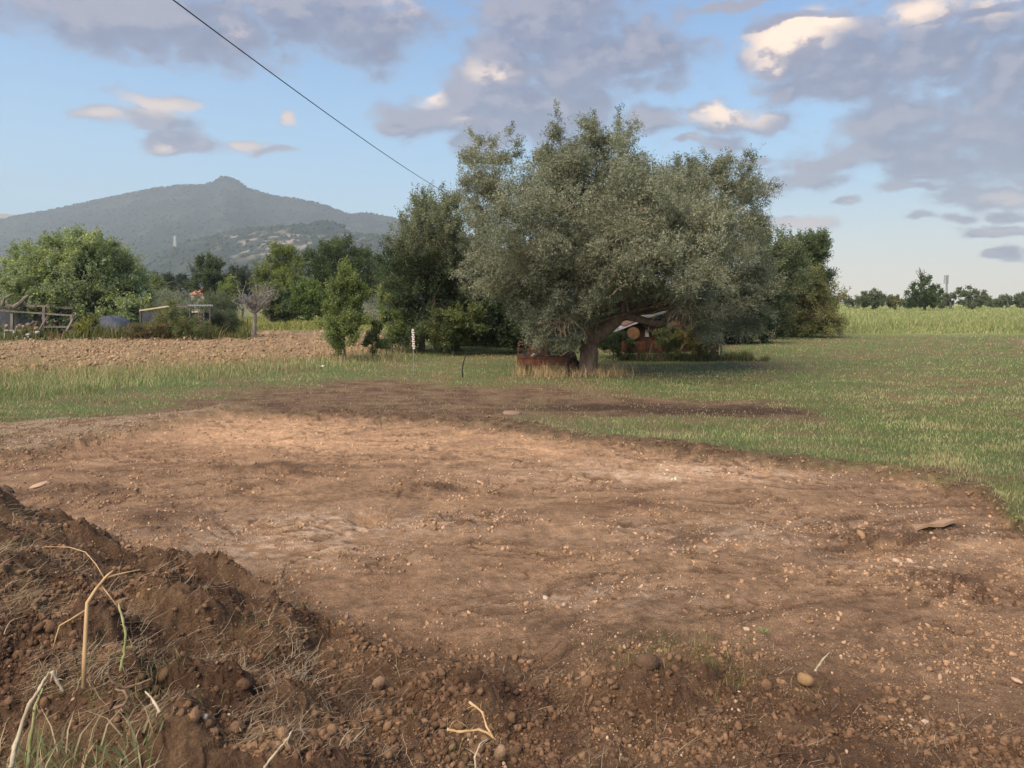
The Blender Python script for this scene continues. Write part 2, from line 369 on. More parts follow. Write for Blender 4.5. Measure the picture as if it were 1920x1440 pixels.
M_WHITE = mat_noise('dirty white paint', (.55, .53, .50), (.70, .69, .66), 20, .7, c3=(.40, .36, .30))
M_CORR = mat_noise('pale corrugated sheet', (.12,.125,.125), (.27,.28,.27), 6, .6, c3=(.14, .12, .09))
M_DARK = mat_noise('dark tarpaulin', (.030, .036, .045), (.055, .062, .075), 4, .7)
M_BLUE = mat_noise('blue grey tarpaulin', (.035, .045, .065), (.055, .068, .09), 3, .6, bump=.8, bd=.05)
M_BLACK = mat_noise('black rubber', (.015, .015, .016), (.03, .03, .03), 20, .8)
M_GREYM = mat_noise('galvanised grey metal', (.22, .23, .24), (.33, .34, .35), 20, .55, metal=.4)
M_ROOFT = mat_noise('orange clay tiles', (.40, .14, .08), (.52, .22, .13), 3, .9)
M_WALL = mat_noise('cream render', (.45, .40, .33), (.55, .50, .42), 2, .9)
M_RED = mat_noise('faded dark red panel', (.09, .025, .028), (.13, .04, .04), 3, .8)
M_REDTAPE = mat_noise('red tape', (.45, .05, .05), (.55, .09, .08), 10, .5)
M_ROCK = mat_noise('pale limestone', (.34, .27, .23), (.46, .38, .32), .05, .95)

# ------------------------------------------------------------------ mesh helpers
def npmesh(name, V, faces, mat, col=None, smooth=False, parent=None):
    """V (n,3); faces: list of (m,k) int arrays"""
    me = bpy.data.meshes.new(name)
    V = np.ascontiguousarray(V, dtype=np.float32)
    me.vertices.add(len(V)); me.vertices.foreach_set('co', V.ravel())
    faces = [f for f in faces if len(f)]
    idx = np.concatenate([f.ravel() for f in faces]).astype(np.int32)
    tot = np.concatenate([np.full(len(f), f.shape[1], np.int32) for f in faces])
    st = np.concatenate([[0], np.cumsum(tot)[:-1]]).astype(np.int32)
    me.loops.add(len(idx)); me.loops.foreach_set('vertex_index', idx)
    me.polygons.add(len(tot)); me.polygons.foreach_set('loop_start', st); me.polygons.foreach_set('loop_total', tot)
    if smooth: me.polygons.foreach_set('use_smooth', np.ones(len(tot), bool))
    me.update(calc_edges=True)
    if col is not None:
        a = me.color_attributes.new('Col', 'FLOAT_COLOR', 'POINT')
        c = np.ones((len(V), 4), np.float32); c[:, :3] = col
        a.data.foreach_set('color', c.ravel())
    me.materials.append(mat)
    o = bpy.data.objects.new(name, me); COL.objects.link(o)
    if parent: o.parent = parent
    return o
def tag(o, label=None, cat=None, group=None, kind=None):
    if label: o['label'] = label
    if cat: o['category'] = cat
    if group: o['group'] = group
    if kind: o['kind'] = kind
    return o
def empty(name, loc, label, cat, rz=0, group=None):
    o = bpy.data.objects.new(name, None); COL.objects.link(o); o.location = loc; o.rotation_euler = (0, 0, rz)
    o.empty_display_size = .2
    return tag(o, label, cat, group)
class MB:
    """collects shapes; build() links ONE mesh object (coordinates local to the parent given)"""
    def __init__(s, o=(0, 0, 0)): s.v = []; s.f = []; s.o = Vector(o)
    def add(s, vs, fs):
        b = len(s.v); s.v += [tuple(Vector(v)-s.o) for v in vs]; s.f += [tuple(i+b for i in f) for f in fs]
    def box(s, c, size, rot=(0, 0, 0)):
        m = Euler(rot).to_matrix(); c = Vector(c); vs = []
        for x in (-.5, .5):
            for y in (-.5, .5):
                for z in (-.5, .5): vs.append(c+m@Vector((x*size[0], y*size[1], z*size[2])))
        s.add(vs, [(0,1,3,2),(4,6,7,5),(0,4,5,1),(2,3,7,6),(0,2,6,4),(1,5,7,3)])
    def bar(s, a, b, w, t=None):
        a = Vector(a); b = Vector(b); t = t or w; d = (b-a).normalized()
        up = Vector((0, 0, 1)) if abs(d.z) < .95 else Vector((0, 1, 0))
        r = d.cross(up).normalized()*w/2; u = r.cross(d).normalized()*t/2
        vs = [p+i*r+j*u for p in (a, b) for i, j in ((-1,-1),(1,-1),(1,1),(-1,1))]
        s.add(vs, [(0,3,2,1),(4,5,6,7),(0,1,5,4),(1,2,6,5),(2,3,7,6),(3,0,4,7)])
    def tube(s, pts, rad, n=6, cap=True, jit=0):
        pts = [Vector(p) for p in pts]
        if not hasattr(rad, '__len__'): rad = [rad]*len(pts)
        vs = []; prev = None
        for i, p in enumerate(pts):
            d = (pts[min(i+1, len(pts)-1)]-pts[max(i-1, 0)])
            d = d.normalized() if d.length > 1e-9 else Vector((0, 0, 1))
            if prev is None:
                r = d.cross(Vector((0, 0, 1)) if abs(d.z) < .9 else Vector((1, 0, 0))).normalized()
            else:
                r = (prev-d*prev.dot(d)); r = r.normalized() if r.length > 1e-6 else d.orthogonal().normalized()
            prev = r; u = d.cross(r)
            for k in range(n):
                a = 2*math.pi*k/n; q = rad[i]*(1+jit*math.sin(3*a+i*.7)*.5+jit*random.uniform(-.5, .5))
                vs.append(p+r*math.cos(a)*q+u*math.sin(a)*q)
        fs = [(i*n+k, i*n+(k+1) % n, (i+1)*n+(k+1) % n, (i+1)*n+k) for i in range(len(pts)-1) for k in range(n)]
        if cap: fs += [tuple(reversed(range(n))), tuple(range((len(pts)-1)*n, len(pts)*n))]
        s.add(vs, fs)
    def sheet(s, P, th=.01, nrm=None):
        """grid of points P[i][j] with thickness"""
        n = len(P); m = len(P[0]); q = Vector(nrm or (0, 0, 1))*th
        vs = [Vector(p) for row in P for p in row]+[Vector(p)-q for row in P for p in row]; o = n*m; fs = []
        for i in range(n-1):
            for j in range(m-1):
                a, b, c, d = i*m+j, i*m+j+1, (i+1)*m+j+1, (i+1)*m+j
                fs += [(a, b, c, d), (a+o, d+o, c+o, b+o)]
        for i in range(n-1): fs += [(i*m, (i+1)*m, (i+1)*m+o, i*m+o), (i*m+m-1, i*m+m-1+o, (i+1)*m+m-1+o, (i+1)*m+m-1)]
        for j in range(m-1): fs += [(j, j+o, j+1+o, j+1), ((n-1)*m+j, (n-1)*m+j+1, (n-1)*m+j+1+o, (n-1)*m+j+o)]
        s.add(vs, fs)
    def build(s, name, mat, parent=None, smooth=False):
        me = bpy.data.meshes.new(name); me.from_pydata(s.v, [], s.f); me.materials.append(mat)
        if smooth: me.polygons.foreach_set('use_smooth', [True]*len(s.f))
        me.update(); o = bpy.data.objects.new(name, me); COL.objects.link(o)
        if parent: o.parent = parent
        else: o.location = s.o
        return o
def gz(x, y):
    return float(height(np.array([float(x)]), np.array([float(y)]))[0])
def GG(px, py):
    """ground point incl. relief under a photo pixel"""
    p = G(px, py)
    for _ in range(4):
        z = gz(p.x, p.y); p = G(px, py, z)
    p.z = gz(p.x, p.y); return p

# ------------------------------------------------------------------ THE GROUND: one sheet split by surface
rng = np.random.default_rng(3)
azd = np.radians(np.linspace(-43, 43, 1120)); azo = np.radians(np.concatenate([np.linspace(43, 317, 90)[1:-1]]))
AZ = np.concatenate([azd, azo]); NA = len(AZ)
rn = np.concatenate([np.geomspace(.3, 2.3, 14)[:-1], F*CH/np.arange(F*CH/2.3, 9, -1.75), np.geomspace(310, 4000, 14)])
NR = len(rn)
RR, AA = np.meshgrid(rn, AZ, indexing='ij')
gx = (RR*np.sin(AA)).ravel(); gy = (RR*np.cos(AA)).ravel()
Z = zones(gx, gy); gh = height(gx, gy, Z)
gh = np.where(np.hypot(gx, gy) > 200, -.3+0*gh, gh)
def lerp(a, b, t): return a*(1-t)[:, None]+b*t[:, None]
def C(*c): return np.array(c, float)[None, :]
def ground_colour(x, y, Z, h):
    px, py = Z['px'], Z['py']; one = np.ones_like(x)
    n1 = fbm(x*.35, y*.35, 4, 101); n2 = fbm(x*1.5, y*2.4, 4, 102); n3 = fbm(x*6, y*9, 3, 103); n4 = fbm(x*.12, y*.12, 3, 104)
    # lawn base
    g = lerp(C(.125,.155,.06)*one[:, None], C(.19,.14,.08), ss(n2+.8*n1, -.15, .35))
    g = lerp(g, C(.10,.13,.04), ss(n4, 0, .4)*.5)
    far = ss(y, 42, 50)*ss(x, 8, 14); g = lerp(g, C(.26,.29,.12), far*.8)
    # strip: scraped brown with dry grass
    s = lerp(C(.19,.125,.078)*one[:, None], C(.125,.078,.05), ss(n2+.5*n3, -.05, .35))
    s = lerp(s, C(.25,.185,.11), ss(-n2+.4*n3, .1, .5)*.6)
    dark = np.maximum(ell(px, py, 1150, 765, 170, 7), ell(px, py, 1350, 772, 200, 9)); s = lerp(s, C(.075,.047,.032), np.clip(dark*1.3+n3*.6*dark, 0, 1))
    # pad
    p = lerp(C(.315,.205,.128)*one[:, None], C(.225,.142,.088), ss(n2*.8+n1*.6+.3*n3, -.15, .35))
    warm = ell(px, py, 480, 800, 260, 30)+ell(px, py, 960, 830, 330, 26)+ell(px, py, 700, 815, 240, 30)+ell(px, py, 1350, 880, 320, 24)+.8*ell(px, py, 950, 895, 100, 12)
    p = lerp(p, C(.45,.29,.18), np.clip(warm*ss(n2+.5*n3+.6*warm, -.2, .6), 0, 1)*.9)
    pinkg = ell(px, py, 520, 1020, 180, 32)+ell(px, py, 380, 985, 150, 30)+ell(px, py, 1400, 990, 250, 34)+ell(px, py, 650, 970, 300, 25)+ell(px, py, 1130, 1110, 200, 28)+ell(px,py,1300,880,360,22)+ell(px,py,1750,1000,170,60)*.6
    p = lerp(p, C(.47,.35,.26), np.clip(pinkg, 0, 1)*ss(n3+.7*n2, -.25, .35)*.9)
    smooth_ = ell(px, py, 200, 890, 260, 24)+ell(px, py, 1250, 920, 300, 22)+ell(px, py, 1000, 1020, 330, 40)+ell(px, py, 1750, 1180, 260, 80)
    p = lerp(p, C(.265,.18,.115), np.clip(smooth_, 0, 1)*ss(-n3-n2, -.3, .3)*.7)
    p = lerp(p, C(.15,.095,.062), np.clip(ell(px, py, 1650, 990, 170, 28)+ell(px, py, 1850, 1080, 100, 40)+ell(px, py, 1700, 900, 130, 25)+ell(px, py, 1860, 930, 90, 40)+ell(px,py,300,965,120,30)+ell(px,py,110,912,100,10), 0, 1)*ss(n3+n2, -.5, .3)*.8)
    dmp = ss(py, 1020, 1200); p = lerp(p, C(.20,.128,.082), dmp*.55)
    edge = np.exp(-((Z['edge']+3)/10)**2)
    ua, va, gm_ = (Z['ua'], Z['va'], Z['gm']) if 'ua' in Z else (x, y, .5*one)
    st = fbm(ua*.9, va*3.2, 5, 105)*gm_; st2 = fbm(x*3, y*4, 5, 106, .65)*(1.1-gm_); st3 = fbm(x*13, y*15, 3, 107)
    p = p*np.clip(1+.45*st+.55*st2+.32*st3+.3*n1, .4, 1.8)[:, None]
    p = p*C(1.17,1.14,1.06)
    if 'cl' in Z: p = lerp(p, C(.14,.088,.056), np.clip(Z['cl']*1.2, 0, 1)*.75)
    if 'crack' in Z: p = lerp(p, C(.11,.065,.04), np.clip(Z['crack'], 0, 1)*.75)
    # mound soil
    m = lerp(C(.135,.080,.050)*one[:, None], C(.19,.118,.072), ss(n2+.5*n3, -.2, .4))
    m = lerp(m, C(.085,.048,.033), ss(-n2+.6*n1+.3*n3, .0, .5)*.7)
    m = lerp(m, C(.21,.145,.085), ss(n3*.6+n1, .15, .6)*.5)*C(.98,.985,.92)*np.clip(1+.3*fbm(x*14, y*15, 3, 108), .6, 1.5)[:, None]
    # plough
    q = lerp(C(.27,.18,.105)*one[:, None], C(.37,.265,.165), ss(n3+n2, -.3, .4))
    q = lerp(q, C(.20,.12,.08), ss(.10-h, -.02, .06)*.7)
    gs = lerp(C(.34,.245,.16)*one[:, None], C(.20,.135,.08), ss(n3+n2, -.1, .3))
    c = g
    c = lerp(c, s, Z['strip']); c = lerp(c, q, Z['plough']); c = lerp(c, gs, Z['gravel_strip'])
    c = lerp(c, p, Z['pad']); c = lerp(c, C(.085,.052,.034), np.clip(edge*ss(px, 380, 560)*(.5+n3)*(1-.5*ss(px, 1450, 1650)), 0, 1)*(1-Z['mound'])*np.where(y < 1, 0, 1)*.9)
    c = lerp(c, m, Z['mound'])
    cr = 0
    return np.clip(c, .01, .8)
gc = ground_colour(gx, gy, Z, gh)
V = np.stack([gx, gy, gh], 1)
i = np.arange(NR-1)[:, None]*NA; j = np.arange(NA)[None, :]; j2 = (j+1) % NA
quads = np.stack([i+j, i+j2, i+NA+j2, i+NA+j], -1).reshape(-1, 4)
quads = quads[:, ::-1]
fm = {k: Z[k][quads].mean(1) for k in ('pad', 'plough', 'mound')}
zone_id = np.zeros(len(quads), int)
zone_id[fm['plough'] > .5] = 1; zone_id[fm['pad'] > .5] = 2; zone_id[(fm['mound'] > .5) & (fm['pad'] > .5)] = 3
def sub(name, zid):
    q = quads[zone_id == zid]; u, inv = np.unique(q, return_inverse=True)
    return npmesh(name, V[u], [inv.reshape(-1, 4)], M_GROUND, gc[u], smooth=True)
tag(sub('ground', 0), kind='structure'); tag(sub('ploughed_field', 1), kind='structure')
tag(sub('dirt_clearing', 2), kind='structure'); tag(sub('spoil_heap', 3), kind='structure')

# ------------------------------------------------------------------ mountain
RIDGE = [(-900,470),(-500,455),(-300,440),(-100,430),(0,418),(60,405),(120,395),(200,378),(250,368),(300,358),(350,352),(395,351),(413,345),(428,337),(440,336),(455,342),(475,357),(520,371),(560,376),(600,383),(640,397),(660,405),(690,402),(740,411),(800,424),(900,452),(1000,490),(1100,530),(1200,562),(1300,575)]
FOOT = [(-900,560),(200,540),(300,485),(360,462),(430,446),(500,436),(600,433),(680,446),(760,452),(860,475),(1000,520),(1150,560),(1300,575)]
mpx = np.linspace(-900, 1300, 420); rows = np.linspace(0, 1, 150)
YM, YF, Y0, Y1 = 2900., 1700., 900., 3500.
mV = []; mC = []
yy = Y0+rows*(Y1-Y0)
PX, YY = np.meshgrid(mpx, yy)
XX = (PX-960)/F*YY
zr = CH+(567-crv(PX, RIDGE))/F*YM; zf = CH+(567-crv(PX, FOOT))/F*YF
t = np.clip((YY-Y0)/(YM-Y0), 0, 1)
zmain = zr*np.where(YY < YM, (t**1.5)*.75+.25*t**3, 1-((YY-YM)/(Y1-YM))**1.3)
tf = np.clip((YY-Y0)/(YF-Y0), 0, 1); zfoot = zf*np.where(YY < YF, np.sin(tf*math.pi/2)**1.5, np.clip(1-(YY-YF)/900, 0, 1))
nn = fbm(XX*.003, YY*.003, 5, 201)
mm = np.maximum(zmain, zfoot)
taper = np.clip((YM-YY)/600, 0, 1)*np.clip(t*4, 0, 1)
ZZ = mm+nn*45*taper*(.3+.7*t)+fbm(XX*.02, YY*.02, 4, 202)*9*np.clip(t*3, 0, 1)*np.where(YY > YM-40, .25, 1)
ZZ = np.where(YY >= Y1-1, -40, ZZ); ZZ = np.where(YY <= Y0+1, -2, ZZ)
qx, qy = proj(XX.ravel(), YY.ravel(), ZZ.ravel())
n2 = fbm(XX.ravel()*.006, YY.ravel()*.006, 5, 204); n3 = fbm(XX.ravel()*.03, YY.ravel()*.03, 3, 205)
cm = lerp(C(.030,.042,.034)*np.ones((len(qx), 1)), C(.052,.060,.045), ss(n2+.5*n3, .0, .5))
rock = np.clip(ell(qx, qy, 500, 446, 95, 10)+ell(qx, qy, 465, 468, 50, 14)+.7*ell(qx, qy, 590, 455, 90, 25), 0, 1)*ss(n3+.25*n2, .24, .34)*.6
cm = lerp(cm, C(.42,.34,.29), rock)
nc = len(mpx); ii = np.arange(len(rows)-1)[:, None]*nc; jj = np.arange(nc-1)[None, :]
mq = np.stack([ii+jj, ii+jj+1, ii+nc+jj+1, ii+nc+jj], -1).reshape(-1, 4)
mount = npmesh('mountain', np.stack([XX.ravel(), YY.ravel(), ZZ.ravel()], 1), [mq], M_SCRUB, cm, smooth=True); tag(mount, kind='structure')
# distant pale hill at far left
hp = np.linspace(-400, 160, 60); HV = []
for k, f in enumerate((0, .5, 1, .5, 0)):
    for p in hp:
        Yk = 3600+k*60; e = 567-crv(p, [(-400,420),(-100,400),(0,403),(50,407),(160,440)])
        HV.append(((p-960)/F*Yk, Yk, f*(CH+e/F*Yk)+2*math.sin(p*.3)))
HV = np.array(HV); ii = np.arange(4)[:, None]*60; jj = np.arange(59)[None, :]
tag(npmesh('hills', HV, [np.stack([ii+jj, ii+jj+1, ii+61+jj, ii+60+jj], -1).reshape(-1, 4)], M_SCRUB, np.tile([.30,.26,.18], (len(HV), 1)), True), kind='structure')

# ------------------------------------------------------------------ blob instancing (numpy)
def ico(sub_):
    bm = bmesh.new(); bmesh.ops.create_icosphere(bm, subdivisions=sub_, radius=1)
    v = np.array([x.co[:] for x in bm.verts]); f = np.array([[w.index for w in q.verts] for q in bm.faces]); bm.free(); return v, f
ICO1, ICO2 = ico(1), ico(2)
def rotmats(n, rg):
    q = rg.normal(size=(n, 4)); q /= np.linalg.norm(q, axis=1)[:, None]; w, x, y, z = q.T
    return np.stack([1-2*(y*y+z*z), 2*(x*y-z*w), 2*(x*z+y*w), 2*(x*y+z*w), 1-2*(x*x+z*z), 2*(y*z-x*w), 2*(x*z-y*w), 2*(y*z+x*w), 1-2*(x*x+y*y)], -1).reshape(n, 3, 3)
def blobs(name, P, S, col, mat, rg, base=ICO1, squash=(1, .8, .6), jag=.28, smooth=False, cj=.12):
    bv, bf = base; n = len(P); k = len(bv); nv = 9
    var = np.stack([bv*(1+rg.uniform(-jag, jag, (k, 1))) for _ in range(nv)])
    sh = var[rg.integers(0, nv, n)]*(np.array(squash)*rg.uniform(.75, 1.25, (n, 3)))[:, None, :]
    Vv = np.einsum('nij,nkj->nki', rotmats(n, rg), sh)*np.asarray(S)[:, None, None]+P[:, None, :]
    ff = (bf[None]+(np.arange(n)*k)[:, None, None]).reshape(-1, 3)
    cc_ = np.repeat(np.clip(col*(1+rg.uniform(-cj, cj, (n, 1))), .005, .9), k, axis=0)
    return npmesh(name, Vv.reshape(-1, 3), [ff], mat, cc_, smooth)
def screen_pts(n, x0, x1, y0, y1, rg):
    px = rg.uniform(x0, x1, n); py = rg.uniform(y0, y1, n)
    u = (px-960)/F; v = (720-py)/F; dz = -sp_+v*cp; dy = cp+v*sp_; t = -CH/dz
    return u*t, dy*t, px, py
# scrub on the mountain
n = 26000
ci = rng.integers(0, len(rows)-2, n); cj_ = rng.integers(0, nc-1, n)
ci = np.where(rng.random(n) < .12, np.clip(((YM-Y0)/(Y1-Y0)*149+rng.integers(-3, 2, n)).astype(int), 0, 148), ci)
SX, SY, SZ = XX[ci, cj_]+rng.uniform(-4, 4, n), YY[ci, cj_], ZZ[ci, cj_]
S = rng.uniform(2.0, 5.0, n)*np.where(rng.random(n) < .1, 1.4, 1)
scol = lerp(C(.035,.05,.025)*np.ones((n, 1)), C(.05,.062,.042), rng.random(n))
keep = SZ > 2
tag(blobs('hillside_scrub', np.stack([SX, SY, SZ], 1)[keep], S[keep], scol[keep], M_SCRUB, rng, squash=(1, 1, .8)), 'dark scrub and trees covering the mountain slopes', 'scrub', kind='stuff')

# ------------------------------------------------------------------ stones and clods
def scatter(n, box, mask_fn, rg):
    x, y, px, py = screen_pts(n, *box, rg); z = zones(x, y); w = mask_fn(x, y, px, py, z); k = rg.random(n) < w
    x, y = x[k], y[k]; zz = {a: b[k] for a, b in z.items()}; h = height(x, y, zz); return x, y, h, zz, px[k], py[k]
def patchy(x, y, s1=1.2, s2=3.0, seed=300): return ss(fbm(x*s1, y*s1*1.5, 3, seed)+.6*fbm(x*s2, y*s2, 2, seed+5), .0, .45)
# light gravel on the clearing
def gm(x, y, px, py, z):
    hot = ell(px, py, 520, 1020, 200, 40)+ell(px, py, 1130, 1120, 220, 34)+ell(px, py, 1400, 985, 260, 30)+ell(px, py, 1100, 900, 320, 24)+ell(px, py, 500, 810, 300, 22)+ell(px, py, 380, 990, 160, 30)+ell(px, py, 1350, 870, 360, 18)+.7*ell(px, py, 1560, 1330, 400, 60)+ell(px, py, 80, 865, 140, 10)
    return np.clip(z['pad']*(.04+1.3*patchy(x, y)*(.18+hot)), 0, 1)*(1-.75*z['mound'])+z['gravel_strip']*.6
x, y, h, zz, px, py = scatter(110000, (-120, 2040, 775, 1440), gm, rng)
n = len(x); s = .0036*(rng.pareto(2.2, n)+1); s = np.clip(s, .0036, .015)*np.clip(np.hypot(x, y)/7, .8, 1.35)
sc = lerp(C(.30,.20,.13)*np.ones((n, 1)), C(.48,.36,.25), rng.random(n)**2)
tag(blobs('gravel', np.stack([x, y, h+s*.25], 1), s, sc, M_STONE, rng, squash=(1, .8, .55)), 'small pale pinkish gravel strewn over the dirt clearing', 'gravel', kind='stuff')
# soil crumbs
def cmk(x, y, px, py, z):
    cl = 0
    for (a, b, c, d) in CLODDY: cl = np.maximum(cl, ell(px, py, a, b, c*1.1, d*1.4))
    return np.clip(.45*z['strip']*patchy(x, y, 1.2, 3, 352)+.4*z['gravel_strip']+z['mound']*(.10+.55*patchy(x, y, 1.5, 4, 330))+cl*.5*z['pad']+.34*z['pad']*patchy(x, y, .9, 2.2, 350)+.6*np.exp(-((z['edge']+2)/11)**2), 0, 1)
x, y, h, zz, px, py = scatter(210000, (-120, 2040, 770, 1500), cmk, rng)
n = len(x); s = np.clip(.0045*(rng.pareto(2.0, n)+1), .004, .034)*np.where((zz['mound'] > .3) | (zz['edge'] < 6), 1, .62)*np.clip(np.hypot(x, y)/5, .8, 1.35)
z0 = {k_: v for k_, v in zz.items()}
base = ground_colour(x, y, zz, h); base = np.clip(base*rng.uniform(.7, 1.3, (n, 1)), .02, .5)
kb = (zz['mound'] > .3) & (rng.random(n) < .03); s = np.where(kb, np.minimum(s*rng.uniform(1.3, 2.6, n), .036), np.minimum(s, .022))
bb = s > .015; tag(blobs('soil_lumps', np.stack([x, y, h+s*.1], 1)[bb], s[bb], base[bb], M_CLOD, rng, base=ICO2, squash=(1, .8, .6), jag=.27), 'larger broken lumps of brown soil on the spoil and the clearing', 'soil lumps', kind='stuff')
x, y, h, s, base = x[~bb], y[~bb], h[~bb], s[~bb], base[~bb]; n = len(x)
tag(blobs('soil_clods', np.stack([x, y, h+s*.15], 1), s, base, M_CLOD, rng, base=ICO1, squash=(1, .85, .7), jag=.40, smooth=False), 'crumbling brown clods of dug soil', 'soil clods', kind='stuff')
# clods on the ploughed land
def plm(x, y, px, py, z): return z['plough']*.8
x, y, h, zz, px, py = scatter(14000, (-150, 820, 615, 712), plm, rng)
n = len(x); s = rng.uniform(.022, .075, n)
tag(blobs('field_clods', np.stack([x, y, h], 1), s, lerp(C(.22,.145,.085)*np.ones((n, 1)), C(.38,.275,.165), rng.random(n)), M_CLOD, rng, squash=(1.3,1,.55)), 'dry turned clods over the ploughed field', 'soil clods', kind='stuff')

x, y, h, zz, px, py = scatter(34000, (-150, 820, 615, 712), plm, rng); n = len(x); SF = (x, y, h)
# ------------------------------------------------------------------ grass
def blades(name, x, y, z, hgt, wid, lean, col, mat, rg, parent=None):
    n = len(x); a = rg.uniform(0, 2*math.pi, n); b = rg.uniform(0, 2*math.pi, n)
    lx, ly = np.cos(a)*lean*hgt, np.sin(a)*lean*hgt; wx, wy = np.cos(b)*wid/2, np.sin(b)*wid/2
    up = hgt*np.sqrt(np.clip(1-lean**2*.7, .05, 1))
    Vb = np.stack([np.stack([x-wx, y-wy, z-.01], 1), np.stack([x+wx, y+wy, z-.01], 1),
                   np.stack([x+lx*.35+wx*.75, y+ly*.35+wy*.75, z+up*.6], 1), np.stack([x+lx*.35-wx*.75, y+ly*.35-wy*.75, z+up*.6], 1),
                   np.stack([x+lx, y+ly, z+up], 1)], 1).reshape(-1, 3)
    o = (np.arange(n)*5)[:, None]
    return npmesh(name, Vb, [o+np.array([[0, 1, 2, 3]]), o+np.array([[3, 2, 4]])], mat, np.repeat(col, 5, axis=0), False, parent)
def gcols(n, green, dry, fdry, rg, var=.25):
    t = (rg.random(n) < fdry).astype(float)*rg.uniform(.6, 1, n)
    return np.clip(lerp(C(*green)*np.ones((n, 1)), C(*dry), t)*rg.uniform(1-var, 1+var, (n, 1)), .01, .7)
# short mown lawn and weedy strip
def lawn(x, y, px, py, z):
    n = ss(fbm(x*.8, y*1.4, 4, 400), -.3, .2)
    return np.clip(z['grass']*(.35+.65*n)*np.where(z['pad'] < .99, ss(-z['edge']+26*fbm(x*1.5, y*2.5, 3, 411), 0, 24), 0)+z['strip']*.16*patchy(x, y, 1, 2.5, 410), 0, 1)*ss(py, 575, 610)
x, y, h, zz, px, py = scatter(330000, (-150, 2080, 606, 990), lawn, rng)
n = len(x); d = np.hypot(x, y); tall = ss(fbm(x*.5, y*.9, 3, 420), -.1, .5)
verge = zz['left']*ss(crv(px, [(-900,790),(0,758),(300,728),(600,696),(760,690)])-py, -6, 8)*ss(py-crv(px, PL_BOT), -4, 8)
hg = (.028+.04*tall*rng.random(n)+.028*rng.random(n))*(1+.4*ss(d, 14, 40))+verge*rng.uniform(.04, .22, n)
hg *= np.where((zz['strip'] > .4), .7, 1)
fdry = np.clip(.34+.55*ss(fbm(x*.7+5, y*1.1, 4, 430), -.1, .4)+.5*zz['strip']+.3*ss(px, 300, 800)*ss(1000-px, 0, 300)*ss(py, 700, 740), 0, .95)
fdry = np.clip(fdry+.35*ell(px, py, 1250, 690, 260, 26)+.5*ell(px, py, 1700, 748, 180, 7), 0, .95)
fdry = np.where(verge > .3, .25+.75*ss(h*0+hg, .12, .35), fdry)
cl = gcols(n, (.19,.255,.095), (.39,.34,.19), fdry, rng)*(1+.50*fbm(x*.45, y*.9, 5, 433, .6))[:, None]
tag(blades('lawn_grass', x, y, h, hg, np.maximum(.005, .00062*d), rng.uniform(.15, .95, n), cl, M_BLADE, rng), 'short green and straw coloured grass around the clearing', 'grass', kind='stuff')
# tall dry verge along the ploughed land, also growing into it
def vg(x, y, px, py, z): return np.clip(ss(py-crv(px, PL_BOT), -14, 6)*ss(crv(px, [(-900,760),(0,735),(300,712),(600,690),(760,685)])-py, -2, 10)*ss(800-px, 0, 40)+.07*z['plough'], 0, 1)
x, y, h, zz, px, py = scatter(60000, (-150, 820, 618, 745), vg, rng)
n = len(x); d = np.hypot(x, y)
hg = rng.uniform(.06, .30, n)**1.1*(.6+.8*ss(fbm(x*.8, y*.8, 3, 440), -.2, .5))
cl = gcols(n, (.16,.20,.07), (.46,.37,.21), .45+.5*ss(crv(px, PL_BOT)+22-py, -10, 10), rng)
tag(blades('verge_grass', x, y, h, hg, np.maximum(.006, .0006*d), rng.uniform(.1, .6, n), cl, M_BLADE, rng), 'tall seeding grass along the edge of the ploughed field', 'grass', kind='stuff')
# tall yellow-green meadow far right and behind
def meadow(name, label, n, X0, X1, Y0_, Y1_, hm, green, dry, fd):
    u = rng.random(n); y = Y0_*(Y1_/Y0_)**(u**1.3); x = rng.uniform(X0, X1, n)*y
    h = height(x, y, detail=False); d = np.hypot(x, y)
    hh = hm*rng.uniform(.55, 1.15, n)*(.75+.5*ss(fbm(x*.25, y*.25, 3, 460), -.4, .4))*ss(y, Y0_-.5, Y0_+4+3*fbm(x*.2, x*0, 2, 3))
    k = hh > .12; x, y, h, d, hh = x[k], y[k], h[k], d[k], hh[k]
    tag(blades(name, x, y, h, hh, np.maximum(.02, .0011*d), rng.uniform(.1, .6, len(x)), gcols(len(x), green, dry, fd, rng), M_BLADE, rng), label, 'grass', kind='stuff')
meadow('meadow', 'tall yellow green meadow growing to the right horizon', 130000, .37, .80, 47, 300, .62, (.26,.31,.12), (.42,.40,.20), .35)
meadow('meadow_grass', 'bright yellow green grass in the field behind the bare tree', 26000, -.36, -.10, 52, 75, .5, (.22,.25,.06), (.40,.36,.15), .45)
# straw-coloured tussock round trailer and trunk
x, y, px, py = screen_pts(30000, 940, 1220, 684, 716, rng); d = np.hypot(x, y); n = len(x)
k = rng.random(n) < np.clip(ell(px, py, 1050, 699, 50, 8)+ell(px, py, 1145, 699, 32, 7)+.35*ell(px, py, 1000, 700, 40, 7), 0, 1)**1.5*ss(fbm(x*3, y*3, 3, 470), -.3, .25); x, y, d = x[k], y[k], d[k]; n = len(x)
tag(blades('dry_tussock', x, y, height(x, y), rng.uniform(.08, .48, n)*rng.uniform(.4, 1, n), np.full(n, .011), rng.uniform(.2, .9, n), gcols(n, (.40,.30,.17), (.55,.40,.22), .6, rng), M_BLADE, rng), 'straw coloured dry grass tussocks around trailer and olive trunk', 'dry grass', kind='stuff')
